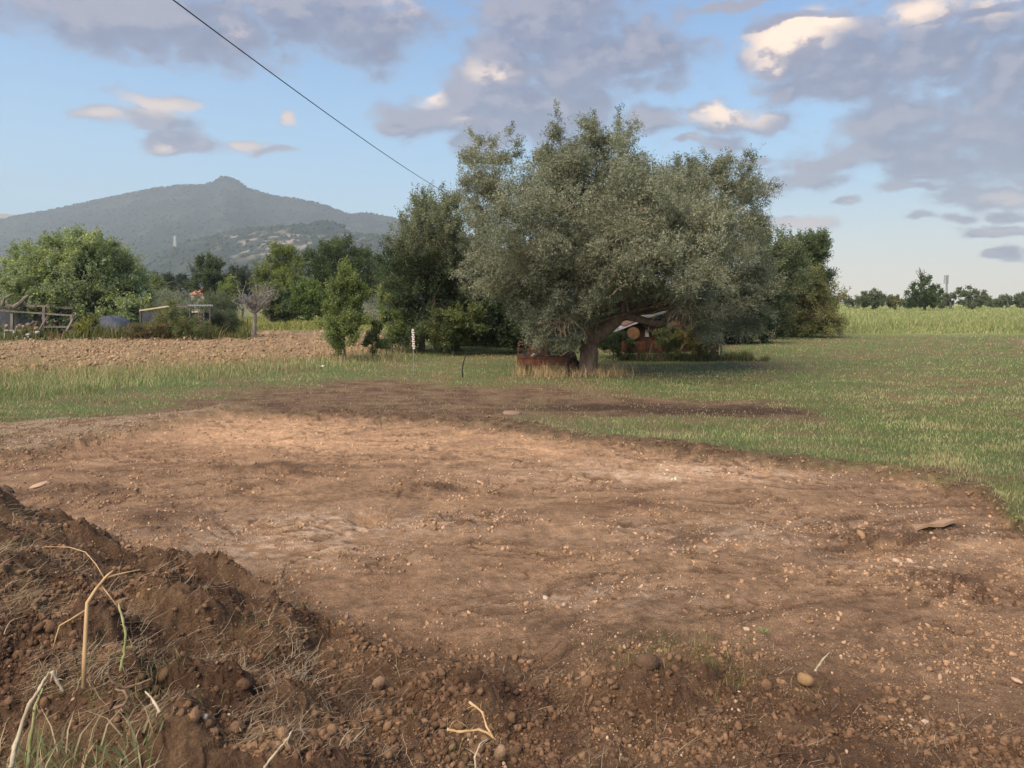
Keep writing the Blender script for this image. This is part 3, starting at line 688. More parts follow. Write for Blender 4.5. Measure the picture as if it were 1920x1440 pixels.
# green tufts on the spoil
def tufts(x, y, px, py, z):
    q = 0
    for (a, b, c, d, w) in ((490,1225,34,26,.9),(1270,1215,110,38,.9),(1350,1265,60,26,.8),(250,1415,110,34,.9),(560,1145,40,10,.5),(1215,1200,50,20,.6),(1510,1285,26,14,.5),(850,1400,50,16,.35),(470,1330,40,20,.35),(1400,1185,14,10,.9),(40,1150,50,20,.3),(1900,960,50,50,.5)):
        q = np.maximum(q, w*ell(px, py, a, b, c, d))
    return q*ss(fbm(x*9, y*9, 2, 480), -.25, .15)
x, y, h, zz, px, py = scatter(60000, (-60, 1980, 920, 1460), tufts, rng); n = len(x)
tag(blades('spoil_grass', x, y, h, rng.uniform(.02, .085, n), np.full(n, .0032), rng.uniform(.3, .98, n), gcols(n, (.11,.155,.045), (.34,.27,.14), .42, rng), M_BLADE, rng), 'loose green and yellow grass tufts on the dug soil', 'grass', kind='stuff')

# thin strands: roots and straw bits lying on the soil
def strands(name, x, y, z, ln, rad, col, mat, rg, lift=.3, seg=5, curl=.9, parent=None):
    n = len(x); a = rg.uniform(0, 2*math.pi, n); el_ = rg.uniform(-.1, lift, n)
    P = np.zeros((n, seg+1, 3)); P[:, 0] = np.stack([x, y, z], 1); dirv = np.stack([np.cos(a), np.sin(a), el_], 1)
    for s_ in range(seg):
        dirv = dirv+rg.normal(size=(n, 3))*curl*.35*np.array([1, 1, .7]); dirv[:, 2] -= .12
        dirv /= np.linalg.norm(dirv, axis=1)[:, None]; P[:, s_+1] = P[:, s_]+dirv*(ln/seg)[:, None]
    P[:, :, 2] = np.maximum(P[:, :, 2], z[:, None]-.01)
    offs = np.array([[1, 0, 0], [-.5, .87, 0.3], [-.5, -.3, .87]])
    rr = np.linspace(1, .35, seg+1)[None, :, None, None]*rad[:, None, None, None]
    Vv = (P[:, :, None, :]+offs[None, None]*rr).reshape(-1, 3)
    f = []; st = (seg+1)*3
    for s_ in range(seg):
        for k_ in range(3):
            k2 = (k_+1) % 3; f.append([s_*3+k_, s_*3+k2, s_*3+3+k2, s_*3+3+k_])
    f = (np.array(f)[None]+(np.arange(n)*st)[:, None, None]).reshape(-1, 4)
    return npmesh(name, Vv, [f], mat, np.repeat(col, st, axis=0), False, parent)
def rootm(x, y, px, py, z): return z['mound']*(.15+.85*ss(900-px, -300, 300))*patchy(x, y, 2, 5, 500)
x, y, h, zz, px, py = scatter(26000, (-60, 1980, 930, 1480), rootm, rng); n = len(x)
tag(strands('roots', x, y, h+.006, rng.uniform(.03, .14, n), rng.uniform(.0006, .0017, n), lerp(C(.13,.08,.05)*np.ones((n, 1)), C(.36,.27,.17), rng.random(n)**1.6), M_STRAW, rng, .5), 'fine tangled brown roots sticking out of the dug soil', 'roots', kind='stuff')
def matm(x, y, px, py, z): return z['mound']*ss(760-px, -120, 250)*patchy(x, y, 1.6, 5, 505)+.35*z['mound']*patchy(x, y, 2.5, 5, 506)*ss(px, 600, 900)*.5
x, y, h, zz, px, py = scatter(42000, (-60, 1980, 930, 1480), matm, rng); n = len(x)
tag(strands('dry_roots', x, y, h+.012, rng.uniform(.05, .20, n), rng.uniform(.0009, .0024, n), lerp(C(.20,.14,.09)*np.ones((n, 1)), C(.48,.39,.26), rng.random(n)**1.3), M_STRAW, rng, .9, 6, .7), 'pale dry roots and grass stems matted over the spoil heap', 'roots', kind='stuff')
def strawm(x, y, px, py, z): return np.clip(z['strip']*.9+.08*z['pad']+.5*ell(px, py, 1720, 805, 260, 20)+.45*ell(px, py, 1790, 755, 190, 6)+.3*np.exp(-((z['edge']+5)/14)**2)*(px > 400), 0, 1)*patchy(x, y, 1, 3, 510)
x, y, h, zz, px, py = scatter(70000, (-60, 1980, 705, 1200), strawm, rng); n = len(x); d = np.hypot(x, y)
tag(strands('straw', x, y, h+.006, rng.uniform(.04, .16, n), .0009+.00016*d, lerp(C(.24,.17,.10)*np.ones((n, 1)), C(.47,.38,.24), rng.random(n)), M_STRAW, rng, .3, 3), 'scattered dry straw on the scraped earth strip', 'straw', kind='stuff')
x, y, h = SF; n = len(x); d = np.hypot(x, y)
tag(strands('stubble', x, y, h+.03, rng.uniform(.10, .30, n), .003+.00016*d, lerp(C(.26,.19,.11)*np.ones((n, 1)), C(.45,.36,.22), rng.random(n)), M_STRAW, rng, .8, 3), 'dry stubble left between the clods of the ploughed field', 'stubble', kind='stuff')
#@@OBJECTS
# ------------------------------------------------------------------ trees
def sprigs(P, D, Lg, k, ll, lw, rg, droop, spread=.75):
    """P,D (n,3) start points and directions; k leaves on each curved twig. returns leaf quads and twig polylines"""
    n = len(P); T = np.linspace(.08, 1, k)
    g = np.zeros((n, 3)); g[:, 2] = -1
    D2 = D+g*(droop[:, None]*1.6); D2 /= np.linalg.norm(D2, axis=1)[:, None]
    t = T[None, :, None]
    pos = P[:, None]+(D[:, None]*t*(1-t*.5)+D2[:, None]*t*t*.5)*Lg[:, None, None]
    tan = D[:, None]*(1-t)+D2[:, None]*t; tan = tan/np.linalg.norm(tan, axis=2)[:, :, None]
    rv = rg.normal(size=(n, k, 3)); side = np.cross(tan, rv); side /= np.linalg.norm(side, axis=2)[:, :, None]+1e-9
    ld = tan*(1-spread)+side*spread+rg.normal(size=(n, k, 3))*.18; ld /= np.linalg.norm(ld, axis=2)[:, :, None]
    wv_ = np.cross(ld, rg.normal(size=(n, k, 3))); wv_ /= np.linalg.norm(wv_, axis=2)[:, :, None]+1e-9
    l = ll*rg.uniform(.65, 1.25, (n, k, 1)); w = lw*rg.uniform(.7, 1.2, (n, k, 1))
    q = np.stack([pos, pos+ld*l*.45+wv_*w*.5, pos+ld*l, pos+ld*l*.45-wv_*w*.5], 2)
    return q.reshape(-1, 3), pos
def limb(a, b, bend=.25, n=6, rg=random):
    a = Vector(a); b = Vector(b); L_ = (b-a).length; m = a.lerp(b, .5)+Vector((rg.uniform(-1, 1), rg.uniform(-1, 1), rg.uniform(.1, .9)))*L_*bend*.5
    pts = []
    for i_ in range(n+1):
        t = i_/n; p = a*(1-t)**2+m*2*t*(1-t)+b*t*t
        pts.append(p+Vector((rg.uniform(-1, 1), rg.uniform(-1, 1), rg.uniform(-1, 1)))*L_*.02*(0 < i_ < n))
    return pts
def tree(name, label, cat, base, Y, lobes, nspr, k=10, ll=.06, lw=.02, Lg=.35, cols=((.06,.08,.04),(.10,.12,.06)), hi=None, fhi=.1, mat=None, bark=None,
         trunk=None, tr=.12, droop=.15, up=.5, depth=1.0, seed=1, group=None, gap=.15, shoots=None, nlimb=10, twigs=0, z0=None, shell=.55, clump=26, clen=1.0):
    """lobes: (px, py, rx, ry[, weight[, dy]]) measured on the photo and set at distance Y; every lobe gets its own depth"""
    rg = np.random.default_rng(seed); rd = random.Random(seed); s_ = Y/F
    gb = G(base[0], base[1]); bx = (base[0]-960)/F*Y*1.0; bz = gz(bx, Y) if z0 is None else z0
    root = empty(name, (bx, Y, bz), label, cat, group=group); o = Vector((bx, Y, bz)); on = np.array(o)
    cw = max(l[0]+l[2] for l in lobes)-min(l[0]-l[2] for l in lobes)
    E = []
    for i_, l in enumerate(lobes):
        w_ = l[4] if len(l) > 4 else 1
        dy = l[5] if len(l) > 5 else rd.uniform(-.33, .33)*cw*s_*depth
        c = W(l[0], l[1], Y); rx, rz = l[2]*s_, l[3]*s_; ry = max(.6*rx, min(1.3*rx, .22*cw*s_))*depth
        c.y += dy
        kk = (Y+dy)/Y; c.x *= kk; c.z = CH+(c.z-CH)*kk
        E.append((np.array(c), np.array([rx, ry, rz]), w_))
    wt = np.array([e[1].prod()**(2/3)*e[2] for e in E]); wt = wt/wt.sum(); PS = []; DS = []; DR = []; TN = []
    for e, w_ in zip(E, wt):
        n = int(nspr*w_)+3; ncl = max(4, n//clump); vc = rg.normal(size=(ncl, 3)); vc /= np.linalg.norm(vc, axis=1)[:, None]
        r = rg.random(ncl)**(shell/1.6)
        bumpy = .84+.22*fbm(vc[:, 0]*2.2+e[0][0], vc[:, 2]*2.2+vc[:, 1]*2.2+seed, 3, seed)+.14*rg.random(ncl)**3
        pc = e[0]+vc*e[1]*(r*bumpy)[:, None]; rm = e[1].min()
        ax = vc*.55+rg.normal(size=(ncl, 3))*.4; ax[:, 2] += up*.7-droop*.5*(vc[:, 2] < .3); ax /= np.linalg.norm(ax, axis=1)[:, None]
        lc_ = rm*rg.uniform(.25, .75, ncl)*clen; ci_ = rg.integers(0, ncl, n); tt = rg.random(n)
        p = pc[ci_]+ax[ci_]*(lc_[ci_]*tt)[:, None]+rg.normal(size=(n, 3))*(rm*.15*(1.15-.8*tt))[:, None]
        v = ax[ci_]; TN.append(np.repeat(rg.normal(size=1), n)*0+rg.normal(size=ncl)[ci_])
        g_ = fbm(p[:, 0]*1.1/max(.5, Lg*2)+p[:, 1]*.7, p[:, 2]*1.3/max(.5, Lg*2)+p[:, 1]*.4, 2, seed+9)
        kq = (g_ > -1+gap*1.0*2.2) | (rg.random(n) < .4); p = p[kq]; v = v[kq]; TN[-1] = TN[-1][kq]
        d = v*.8+rg.normal(size=v.shape)*.45; d[:, 2] += up*.8; d /= np.linalg.norm(d, axis=1)[:, None]
        PS.append(p); DS.append(d); DR.append(np.clip(droop+rg.normal(size=len(p))*.15+(.35*droop if e[0][2] < 2.2 else 0), 0, 1.3))
    P = np.concatenate(PS); D = np.concatenate(DS); dr = np.concatenate(DR); TT = np.concatenate(TN)
    LG = Lg*rg.uniform(.6, 1.3, len(P))
    if shoots:      # thin upright shoots: (px_base, py_base, px_tip, py_tip, n)
        for (a_, b_, c_, d_, m_) in shoots:
            m_ = int(m_*.45)+2
            A = np.array(W(a_, b_, Y)); B = np.array(W(c_, d_, Y)); off = rg.uniform(-.2, .2)*cw*s_*.4; t = rg.random(m_)
            wdt = (1.1-t*.85)*.26*np.linalg.norm(B-A)
            pp = A+(B-A)*t[:, None]+rg.normal(size=(m_, 3))*wdt[:, None]*.5+np.array([0, off, 0])
            dd = (B-A)/np.linalg.norm(B-A)+rg.normal(size=(m_, 3))*.5; dd /= np.linalg.norm(dd, axis=1)[:, None]
            P = np.concatenate([P, pp]); D = np.concatenate([D, dd]); dr = np.concatenate([dr, np.full(m_, .05)]); LG = np.concatenate([LG, Lg*.6*rg.uniform(.5, 1.1, m_)]); TT = np.concatenate([TT, np.zeros(m_)])
    lowz = bz+.12; ok = P[:, 2] > lowz; P, D, dr, LG, TT = P[ok], D[ok], dr[ok], LG[ok], TT[ok]
    q, pos = sprigs(P, D, LG, k, ll, lw, rg, dr)
    nl = len(P)*k
    tone = fbm(P[:, 0]*.9+P[:, 1]*.5, P[:, 2]*1.0, 3, seed+3)
    lc = lerp(C(*cols[0])*np.ones((len(P), 1)), C(*cols[1]), np.clip(.5+1.0*tone+.26*TT+rg.normal(size=len(P))*.15, 0, 1))
    if hi is not None:
        m_ = (rg.random(len(P)) < fhi*(1+2*tone)); lc[m_] = np.array(hi)*rg.uniform(.8, 1.15, (m_.sum(), 1))
    lc = np.repeat(lc*1.28, k, axis=0)*rg.uniform(.8, 1.22, (nl, 1)); q[:, 2] = np.maximum(q[:, 2], bz+.01)  # veil of glare put into the colour: all leaves painted evenly paler
    npmesh('crown', q-on, [np.arange(nl*4).reshape(-1, 4)], mat or M_LEAF, np.repeat(np.clip(lc, .005, .8), 4, axis=0), False, root)
    mb = MB(o)
    tp = trunk or [base, (base[0], base[1]-cw*.12), (lobes[0][0], lobes[0][1])]
    pts = [Vector(o)]
    for (a_, b_) in tp[1:]: pts.append(W(a_, b_, Y)+Vector((0, rd.uniform(-.05, .05)*Y*.05, 0)))
    pts[0].z -= .1; dense = []
    for i_ in range(len(pts)-1):
        for j_ in range(4): dense.append(pts[i_].lerp(pts[i_+1], j_/4))
    dense.append(pts[-1]); nn_ = len(dense)
    mb.tube(dense, [tr*(1.35 if i_ == 0 else 1)*(1-.55*i_/nn_) for i_ in range(nn_)], 9, jit=.18)
    tips = sorted(E, key=lambda e: -wt[[x is e for x in E].index(True)])[:nlimb]
    for e in tips:
        st_ = dense[rd.randint(nn_//3, nn_-1)]
        lp = limb(st_, e[0], rg=rd); mb.tube(lp, [tr*(.45 if nlimb < 20 else .26)*(1-.8*i_/6) for i_ in range(7)], 5)
        for _ in range(3):
            q2 = lp[rd.randint(2, 5)]; v = Vector(rg.normal(size=3)).normalized()
            mb.tube(limb(q2, Vector(e[0])+Vector((v.x*e[1][0], v.y*e[1][1], v.z*e[1][2]))*.8, rg=rd), [tr*(.2 if nlimb < 20 else .09)*(1-.8*i_/6) for i_ in range(7)], 4)
    mb.build('trunk', bark or M_BARKG, root, True)
    if twigs:
        ch = rg.choice(len(P), min(twigs, len(P)), replace=False); TP = pos[ch]; m = TP.shape[1]
        off = np.array([[1, 0, 0], [-.5, .5, .8], [-.5, -.5, -.8]])*.0045
        Vt = (TP[:, :, None, :]+off[None, None]).reshape(-1, 3); f = []
        for a_ in range(m-1):
            for b_ in range(3): f.append([a_*3+b_, a_*3+(b_+1) % 3, a_*3+3+(b_+1) % 3, a_*3+3+b_])
        f = (np.array(f)[None]+(np.arange(len(ch))*m*3)[:, None, None]).reshape(-1, 4)
        npmesh('twigs', Vt-on, [f], M_STRAW, np.tile([.24, .19, .13], (len(Vt), 1)), False, root)
    return root, o, mb

# --- the big olive
OL = [(908,292,40,40,.5,0),(952,290,24,32,.4,.2),(890,345,38,55,.6,0),(935,370,60,60,.8),(1046,262,22,26,.4,.1),(1058,305,48,44,.8),(1122,262,42,36,.9,0),(1165,275,34,34,.6),(1040,362,74,58,.9),(1130,330,85,80,1),(1195,345,44,42,.8),
      (1282,345,38,34,.7),(1335,332,44,34,.8),(1390,335,36,32,.7,.1),(1300,390,80,70,1),(1385,385,56,60,1),(1220,400,80,70,1),(1405,450,36,60,.8,0),(1060,440,100,80,1),(960,440,72,70,.8),(905,440,42,50,.5),
      (1160,440,110,90,1),(1180,470,90,60,1.1,-1.6),(1290,470,110,75,1),(1380,510,62,60,1),(1330,550,80,50,1),(930,520,60,62,.8),(1010,520,90,66,1),(1100,515,90,48,1.1,-1.2),(1200,500,90,42,1),(1050,585,52,45,.9,-.8),(1080,610,46,30,.8,-.5),(1020,600,30,34,.5,-.3),
      (1300,560,56,30,.7,-.6),(1390,580,40,48,.8,.5),(1322,606,26,24,.3,-.6),(990,560,60,55,.8,1.0),(1420,540,40,60,.8,.8),(1400,610,40,30,.6,1.2),(1350,600,40,34,.5,.3),(1262,592,20,26,.15,-.9),(1055,628,34,22,.5,-.5),(1235,545,60,22,.6,.8),(1330,625,24,20,.3,-.6),(1035,622,42,26,.8,-.6),(1075,632,26,14,.5,-.8),(1010,590,44,34,.7,.2),(1360,560,60,50,.9,.9),(1150,515,70,24,.6,-1)]
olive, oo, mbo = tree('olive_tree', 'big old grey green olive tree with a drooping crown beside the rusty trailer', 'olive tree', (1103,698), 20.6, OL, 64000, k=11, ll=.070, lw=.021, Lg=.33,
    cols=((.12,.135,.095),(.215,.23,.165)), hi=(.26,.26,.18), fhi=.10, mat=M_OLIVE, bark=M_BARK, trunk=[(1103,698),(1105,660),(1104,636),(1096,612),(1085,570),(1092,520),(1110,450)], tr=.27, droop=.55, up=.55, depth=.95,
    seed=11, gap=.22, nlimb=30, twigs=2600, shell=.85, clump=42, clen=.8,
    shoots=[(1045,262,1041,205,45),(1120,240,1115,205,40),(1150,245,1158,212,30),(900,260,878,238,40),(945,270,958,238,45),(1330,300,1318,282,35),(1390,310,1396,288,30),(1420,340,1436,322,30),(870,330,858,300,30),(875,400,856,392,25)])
mb = MB(oo)
def pxl(L_, Y): return [W(a, b, Y)+Vector((0, c, 0)) for a, b, c in L_]
mb.tube(pxl([(1106,642,0),(1120,628,-.05),(1140,613,-.1),(1155,602,-.1),(1165,588,-.1),(1170,572,-.05),(1180,560,0),(1195,530,.2),(1230,480,.4)], 20.6), [.25,.23,.19,.15,.12,.10,.09,.07,.04], 9, jit=.15)
mb.tube(pxl([(1160,592,-.1),(1185,596,-.1),(1210,602,-.1),(1235,607,-.1),(1250,600,-.05),(1262,588,0),(1285,570,.2),(1330,530,.3)], 20.6), [.11,.11,.10,.10,.09,.08,.06,.03], 8, jit=.2)
mb.tube(pxl([(1168,578,-.05),(1195,577,-.05),(1225,578,0),(1260,570,.1)], 20.6), [.05,.045,.04,.02], 6, jit=.1)
mb.tube(pxl([(1240,605,-.1),(1252,588,-.1),(1262,574,0),(1270,540,.1)], 20.6), [.08,.07,.06,.03], 6, jit=.1)
mb.build('main_limb', M_BARK, olive, True)
# bare hanging twig masses in front of the crown
rgt = np.random.default_rng(5)
def hang(px, py, rx, ry, n, ln, Y, name='bare_twigs'):
    p = [W(px+rgt.normal()*rx*.5, py+rgt.normal()*ry*.5, Y) for _ in range(n)]; a = np.array(p)
    T = 7; P = np.zeros((n, T, 3)); P[:, 0] = a; d = np.stack([rgt.normal(size=n)*.7, rgt.normal(size=n)*.5, rgt.uniform(-.2, .8, n)], 1)
    for s_ in range(1, T):
        d[:, 2] -= .26; d += rgt.normal(size=d.shape)*.34; dn = d/np.linalg.norm(d, axis=1)[:, None]; P[:, s_] = P[:, s_-1]+dn*(ln*rgt.uniform(.7, 1.2, n)/T)[:, None]
    off = np.array([[1, 0, 0], [-.5, .5, .8], [-.5, -.5, -.8]])*.0065
    Vt = (P[:, :, None]+off[None, None]).reshape(-1, 3); f = []
    for a_ in range(T-1):
        for b_ in range(3): f.append([a_*3+b_, a_*3+(b_+1) % 3, a_*3+3+(b_+1) % 3, a_*3+3+b_])
    return Vt, (np.array(f)[None]+(np.arange(n)*T*3)[:, None, None]).reshape(-1, 4)
parts = [hang(1135,520,36,20,120,.75,19.0), hang(1050,600,30,16,60,.45,19.3), hang(1290,575,40,22,90,.7,19.3)]
for v, f in parts: npmesh('bare_twigs', v-np.array(oo), [f], M_STRAW, np.tile([.33,.26,.17], (len(v), 1)), False, olive)

# --- trees either side of the olive
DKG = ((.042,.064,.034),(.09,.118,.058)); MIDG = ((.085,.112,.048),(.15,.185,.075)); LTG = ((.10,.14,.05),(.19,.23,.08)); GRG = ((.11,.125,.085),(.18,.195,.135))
tree('laurel_tree', 'dark evergreen tree with thin pale shoots rising from its top', 'tree', (790,652), 30, [(800,490,70,55),(770,540,55,60),(840,540,60,60),(800,590,80,45),(745,520,28,50,.6),(760,470,34,36,.7),(835,470,45,40,.8),(870,580,40,60),(770,615,45,28,.9),(765,634,34,16,1),(815,632,36,18,1),(860,628,36,20,1)],
    8500, 10, .10, .040, .40, DKG, (.10,.13,.06), .08, trunk=[(790,654),(792,625),(795,560),(800,480)], tr=.13, seed=21, droop=.2, gap=.15)
tree('pale_shoot_tree', 'slender pale green tree of upright shoots standing behind the dark evergreen', 'tree', (815,640), 29.0, [(800,425,32,44,.8),(835,430,30,44,.8),(765,450,30,34,.6),(815,480,60,44,.9),(865,470,35,55,.8),(850,400,16,28,.5),(790,390,16,26,.5),(880,530,34,50,.7)],
    6500, 9, .085, .035, .40, GRG, (.22,.24,.14), .15, trunk=[(815,640),(815,560),(820,450)], tr=.05, bark=M_BARK, seed=22, droop=.0, up=1.2, shoots=[(785,420,780,352,90),(800,420,806,350,70),(825,430,828,345,90),(850,430,856,362,70),(770,440,756,400,50),(845,420,868,380,50)], gap=.3)
tree('hedge_tree', 'broad mid green hedge tree filling the gap left of the olive', 'tree', (905,640), 34, [(890,520,60,60),(950,540,60,60),(900,590,60,40),(960,600,60,38),(1000,570,50,50),(860,600,30,36),(880,628,50,20,1.2),(940,628,50,20,1.2),(990,630,40,20,1.2),(840,632,36,18,1.2)],
    12500, 9, .11, .05, .42, MIDG, (.20,.24,.08), .12, trunk=[(905,642),(905,600),(910,520)], tr=.14, seed=23, depth=.7)
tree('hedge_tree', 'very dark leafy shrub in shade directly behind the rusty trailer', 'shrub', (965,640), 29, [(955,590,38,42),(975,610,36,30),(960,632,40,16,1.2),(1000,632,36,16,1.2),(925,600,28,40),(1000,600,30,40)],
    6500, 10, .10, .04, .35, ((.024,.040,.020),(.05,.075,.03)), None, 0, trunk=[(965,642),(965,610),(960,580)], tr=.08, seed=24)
tree('young_tree', 'small multi stemmed light green tree beside the ploughed field', 'tree', (645,672), 25, [(642,555,36,40),(660,590,32,36),(622,600,26,34),(640,625,34,28),(650,520,22,26,.6),(672,560,20,26,.6),(645,640,26,18,1),(640,656,24,10,.9),(655,600,34,40,1)],
    3900, 9, .075, .034, .30, ((.085,.115,.04),(.15,.19,.07)), (.22,.24,.09), .10, trunk=[(645,675),(646,650),(644,610),(642,560)], tr=.045, seed=25, droop=.05, up=1.2, shell=.8, gap=.3, nlimb=8)
tree('sapling', 'leafy sapling just right of the small multi stemmed tree', 'sapling', (697,664), 26, [(698,640,13,24),(705,620,10,14,.6),(690,650,10,10,.6)], 420, 9, .07, .034, .22, MIDG, (.2,.22,.08), .1, trunk=[(697,666),(698,640),(700,615)], tr=.02, seed=26, up=1.0, nlimb=3)
tree('sapling', 'low bushy sapling between the leafy sapling and the taped stake', 'sapling', (724,662), 26.5, [(724,648,12,14),(716,640,7,9,.6)], 260, 9, .06, .03, .2, MIDG, None, 0, trunk=[(724,664),(724,650),(722,636)], tr=.015, seed=27, nlimb=2)
tree('leafy_bush', 'yellow green low bush at the foot of the dark evergreen', 'bush', (850,645), 28, [(845,610,34,28),(880,600,26,30),(860,630,40,14)], 1500, 9, .08, .045, .28, ((.06,.08,.03),(.11,.135,.05)), (.20,.21,.08), .2, trunk=[(850,646),(850,630),(852,605)], tr=.03, seed=28)
tree('leafy_bush', 'pale leaved bush of bright shoots left of the dark evergreen', 'bush', (735,645), 29, [(728,590,18,34),(742,615,22,26),(722,560,12,16,.5)], 900, 9, .07, .035, .28, LTG, (.3,.32,.16), .15, trunk=[(735,648),(735,620),(730,590)], tr=.03, seed=29, up=.9)
# right of the olive
tree('tall_bush', 'tall grey green bush with upright shoots at the right edge of the olive', 'bush', (1445,628), 40, [(1450,480,36,44),(1470,520,44,50),(1440,560,48,50),(1430,600,36,26)], 5000, 9, .12, .045, .5, ((.085,.105,.06),(.15,.175,.10)), (.22,.24,.15), .1, trunk=[(1445,630),(1445,590),(1450,500)], tr=.12, seed=31, up=.9, shoots=[(1440,450,1438,425,40),(1480,460,1483,428,40),(1462,450,1460,432,30)])
tree('upright_tree', 'dense dark green tree with spiky top behind the yellowish bush', 'tree', (1515,628), 46, [(1518,480,36,36),(1535,470,18,26,.8),(1500,500,34,36),(1520,530,40,40),(1515,580,42,40)], 5200, 9, .13, .05, .5, ((.065,.09,.045),(.12,.15,.07)), (.12,.15,.07), .1, trunk=[(1515,630),(1515,590),(1518,500)], tr=.13, seed=32, up=1.0, shoots=[(1505,460,1502,438,35),(1522,455,1521,436,35),(1540,455,1543,436,35),(1550,470,1556,452,30)])
tree('yellowish_bush', 'rounded yellow green bush with browned lower leaves at the meadow edge', 'bush', (1520,628), 42, [(1500,540,44,34),(1535,570,32,40),(1490,590,50,36),(1545,600,26,30),(1510,610,50,18),(1470,600,34,30)], 6500, 9, .11, .05, .45, ((.14,.155,.065),(.22,.235,.10)), (.20,.15,.09), .25, trunk=[(1520,630),(1515,600),(1510,550)], tr=.1, seed=33)

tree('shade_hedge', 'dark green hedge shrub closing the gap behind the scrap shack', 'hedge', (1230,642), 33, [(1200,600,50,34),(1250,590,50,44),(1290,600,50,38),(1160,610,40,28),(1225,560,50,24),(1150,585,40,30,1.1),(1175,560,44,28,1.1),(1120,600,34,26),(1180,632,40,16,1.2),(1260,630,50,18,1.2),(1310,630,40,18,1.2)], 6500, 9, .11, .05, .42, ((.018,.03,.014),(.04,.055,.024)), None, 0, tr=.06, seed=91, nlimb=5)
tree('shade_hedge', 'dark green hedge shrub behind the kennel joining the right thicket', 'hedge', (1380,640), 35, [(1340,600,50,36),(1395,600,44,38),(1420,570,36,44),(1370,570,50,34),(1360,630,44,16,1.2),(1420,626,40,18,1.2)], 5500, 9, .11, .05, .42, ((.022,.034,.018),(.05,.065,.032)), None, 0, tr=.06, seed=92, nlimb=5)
# --- far right: dome tree, tall tree with dead top, low trees, far tree line
FAR = ((.09,.115,.065),(.14,.165,.09))
def far(lbl, base, Y, lobes, n, seed, cols=FAR, nm='field_tree', grp='trees on the far side of the meadow', **kw):
    lobes = [(l[0], l[1]+l[3]*.12, l[2]*.9, l[3]*.85) for l in lobes]; lobes += [(l[0], 569, l[2]*.85, 4.5) for l in lobes[:2]]
    return tree(nm, lbl, kw.pop('cat', 'tree'), base, Y, lobes, n, 6, Y*.0026, Y*.0014, Y*.004, cols, kw.pop('hi', None), .1, trunk=[base, (base[0], base[1]-10), (lobes[0][0], lobes[0][1])], tr=Y*.002, seed=seed, group=grp, gap=.0, nlimb=4, z0=-.3, depth=.8, clen=.45, up=.25, shell=.4, clump=12, **kw)
far('round topped dark tree alone on the meadow horizon', (1636,572), 150, [(1636,556,27,14),(1620,562,16,10),(1650,562,16,9)], 1100, 41)
far('small yellowish bush right of the round topped horizon tree', (1676,572), 150, [(1676,562,13,8)], 260, 42, ((.12,.12,.05),(.16,.16,.07)))
far('tallest green horizon tree with a bare dead crown above it', (1732,574), 140, [(1732,540,24,24),(1712,556,16,16),(1750,552,20,20),(1732,560,36,14)], 1700, 43, ((.06,.09,.035),(.10,.14,.055)))
far('low dark bush at the foot of the phone mast', (1780,572), 160, [(1780,560,14,10),(1770,564,12,8)], 420, 44)
far('flat topped spreading tree right of the phone mast', (1820,572), 160, [(1812,546,16,8),(1830,556,22,12),(1800,550,10,5,.5),(1845,562,14,8)], 900, 45)
far('small round tree second from the right photo edge', (1886,572), 190, [(1886,560,14,7),(1876,564,10,6)], 420, 46)
far('rightmost dark tree on the meadow horizon', (1914,572), 190, [(1914,560,14,8)], 300, 47)
far('tiny low bush just right of the olive side thicket', (1606,572), 170, [(1600,563,12,5),(1590,558,9,7)], 240, 48)
for i_, (p_, q_) in enumerate(((1560,562),(1860,566),(1700,568),(1945,562))):
    far(('dark low trees hidden partly by the thicket', 'low faint bush between flat topped and small round trees', 'thin bush between yellowish bush and the tallest horizon tree', 'dark tree cut by the right photo edge')[i_], (p_, 573), 200, [(p_, q_+3, 14, 4)], 200, 50+i_)
dt = empty('dead_tree', W(1727,560,139), 'bare dead treetop sticking out above the tallest horizon tree', 'dead tree'); mb = MB(dt.location)
rd = random.Random(9); b0 = W(1727,560,139); b1 = W(1728,512,139); mb.tube([b0, b0.lerp(b1, .5), b1], [.25,.2,.1], 6)
for i_ in range(26):
    s0 = b0.lerp(b1, rd.uniform(.5, 1)); e0 = W(1727+rd.uniform(-12,12), 514+rd.uniform(-14,14), 139+rd.uniform(-1,1)); mb.tube(limb(s0, e0, rg=rd), [.09,.08,.07,.06,.05,.04,.03], 4)
mb.build('trunk', M_BARKG, dt)
ms = empty('phone_mast', W(1775,575,260), 'thin grey phone mast with antenna head on the horizon', 'mast'); lo = W(1775,575,260); hi_ = W(1775,516,260)
mb = MB(lo); mb.tube([lo, hi_], [.45,.28], 8); mb.build('pole', M_GREYM, ms)
for a_ in range(3):
    mb = MB(lo); q = 2*math.pi*a_/3+.3; mb.box(hi_+Vector((math.cos(q)*.6, math.sin(q)*.6, -1.4)), (.35,.25,2.8), (0,0,q)); mb.bar(hi_+Vector((0,0,-1.4)), hi_+Vector((math.cos(q)*.6, math.sin(q)*.6, -1.4)), .12); mb.build('antenna', M_GREYM, ms)
py_ = empty('pylon', W(328,466,1500), 'white lattice pylon standing low on the mountain slope', 'pylon'); lo = W(328,468,1500); hi_ = W(328,444,1500); H_ = hi_.z-lo.z
mb = MB(lo)
for a_ in (-1,1):
    for b_ in (-1,1): mb.bar(lo+Vector((a_*2.2,b_*2.2,0)), hi_+Vector((a_*.5,b_*.5,0)), .5)
for k_ in range(6):
    z_ = H_*k_/6; w_ = 2.2-1.7*k_/6; w2 = 2.2-1.7*(k_+1)/6
    for a_ in (-1,1): mb.bar(lo+Vector((-w_*a_,-w_,z_)), lo+Vector((w2*a_,-w2,z_+H_/6)), .35)
mb.build('lattice_tower', M_WHITE, py_)
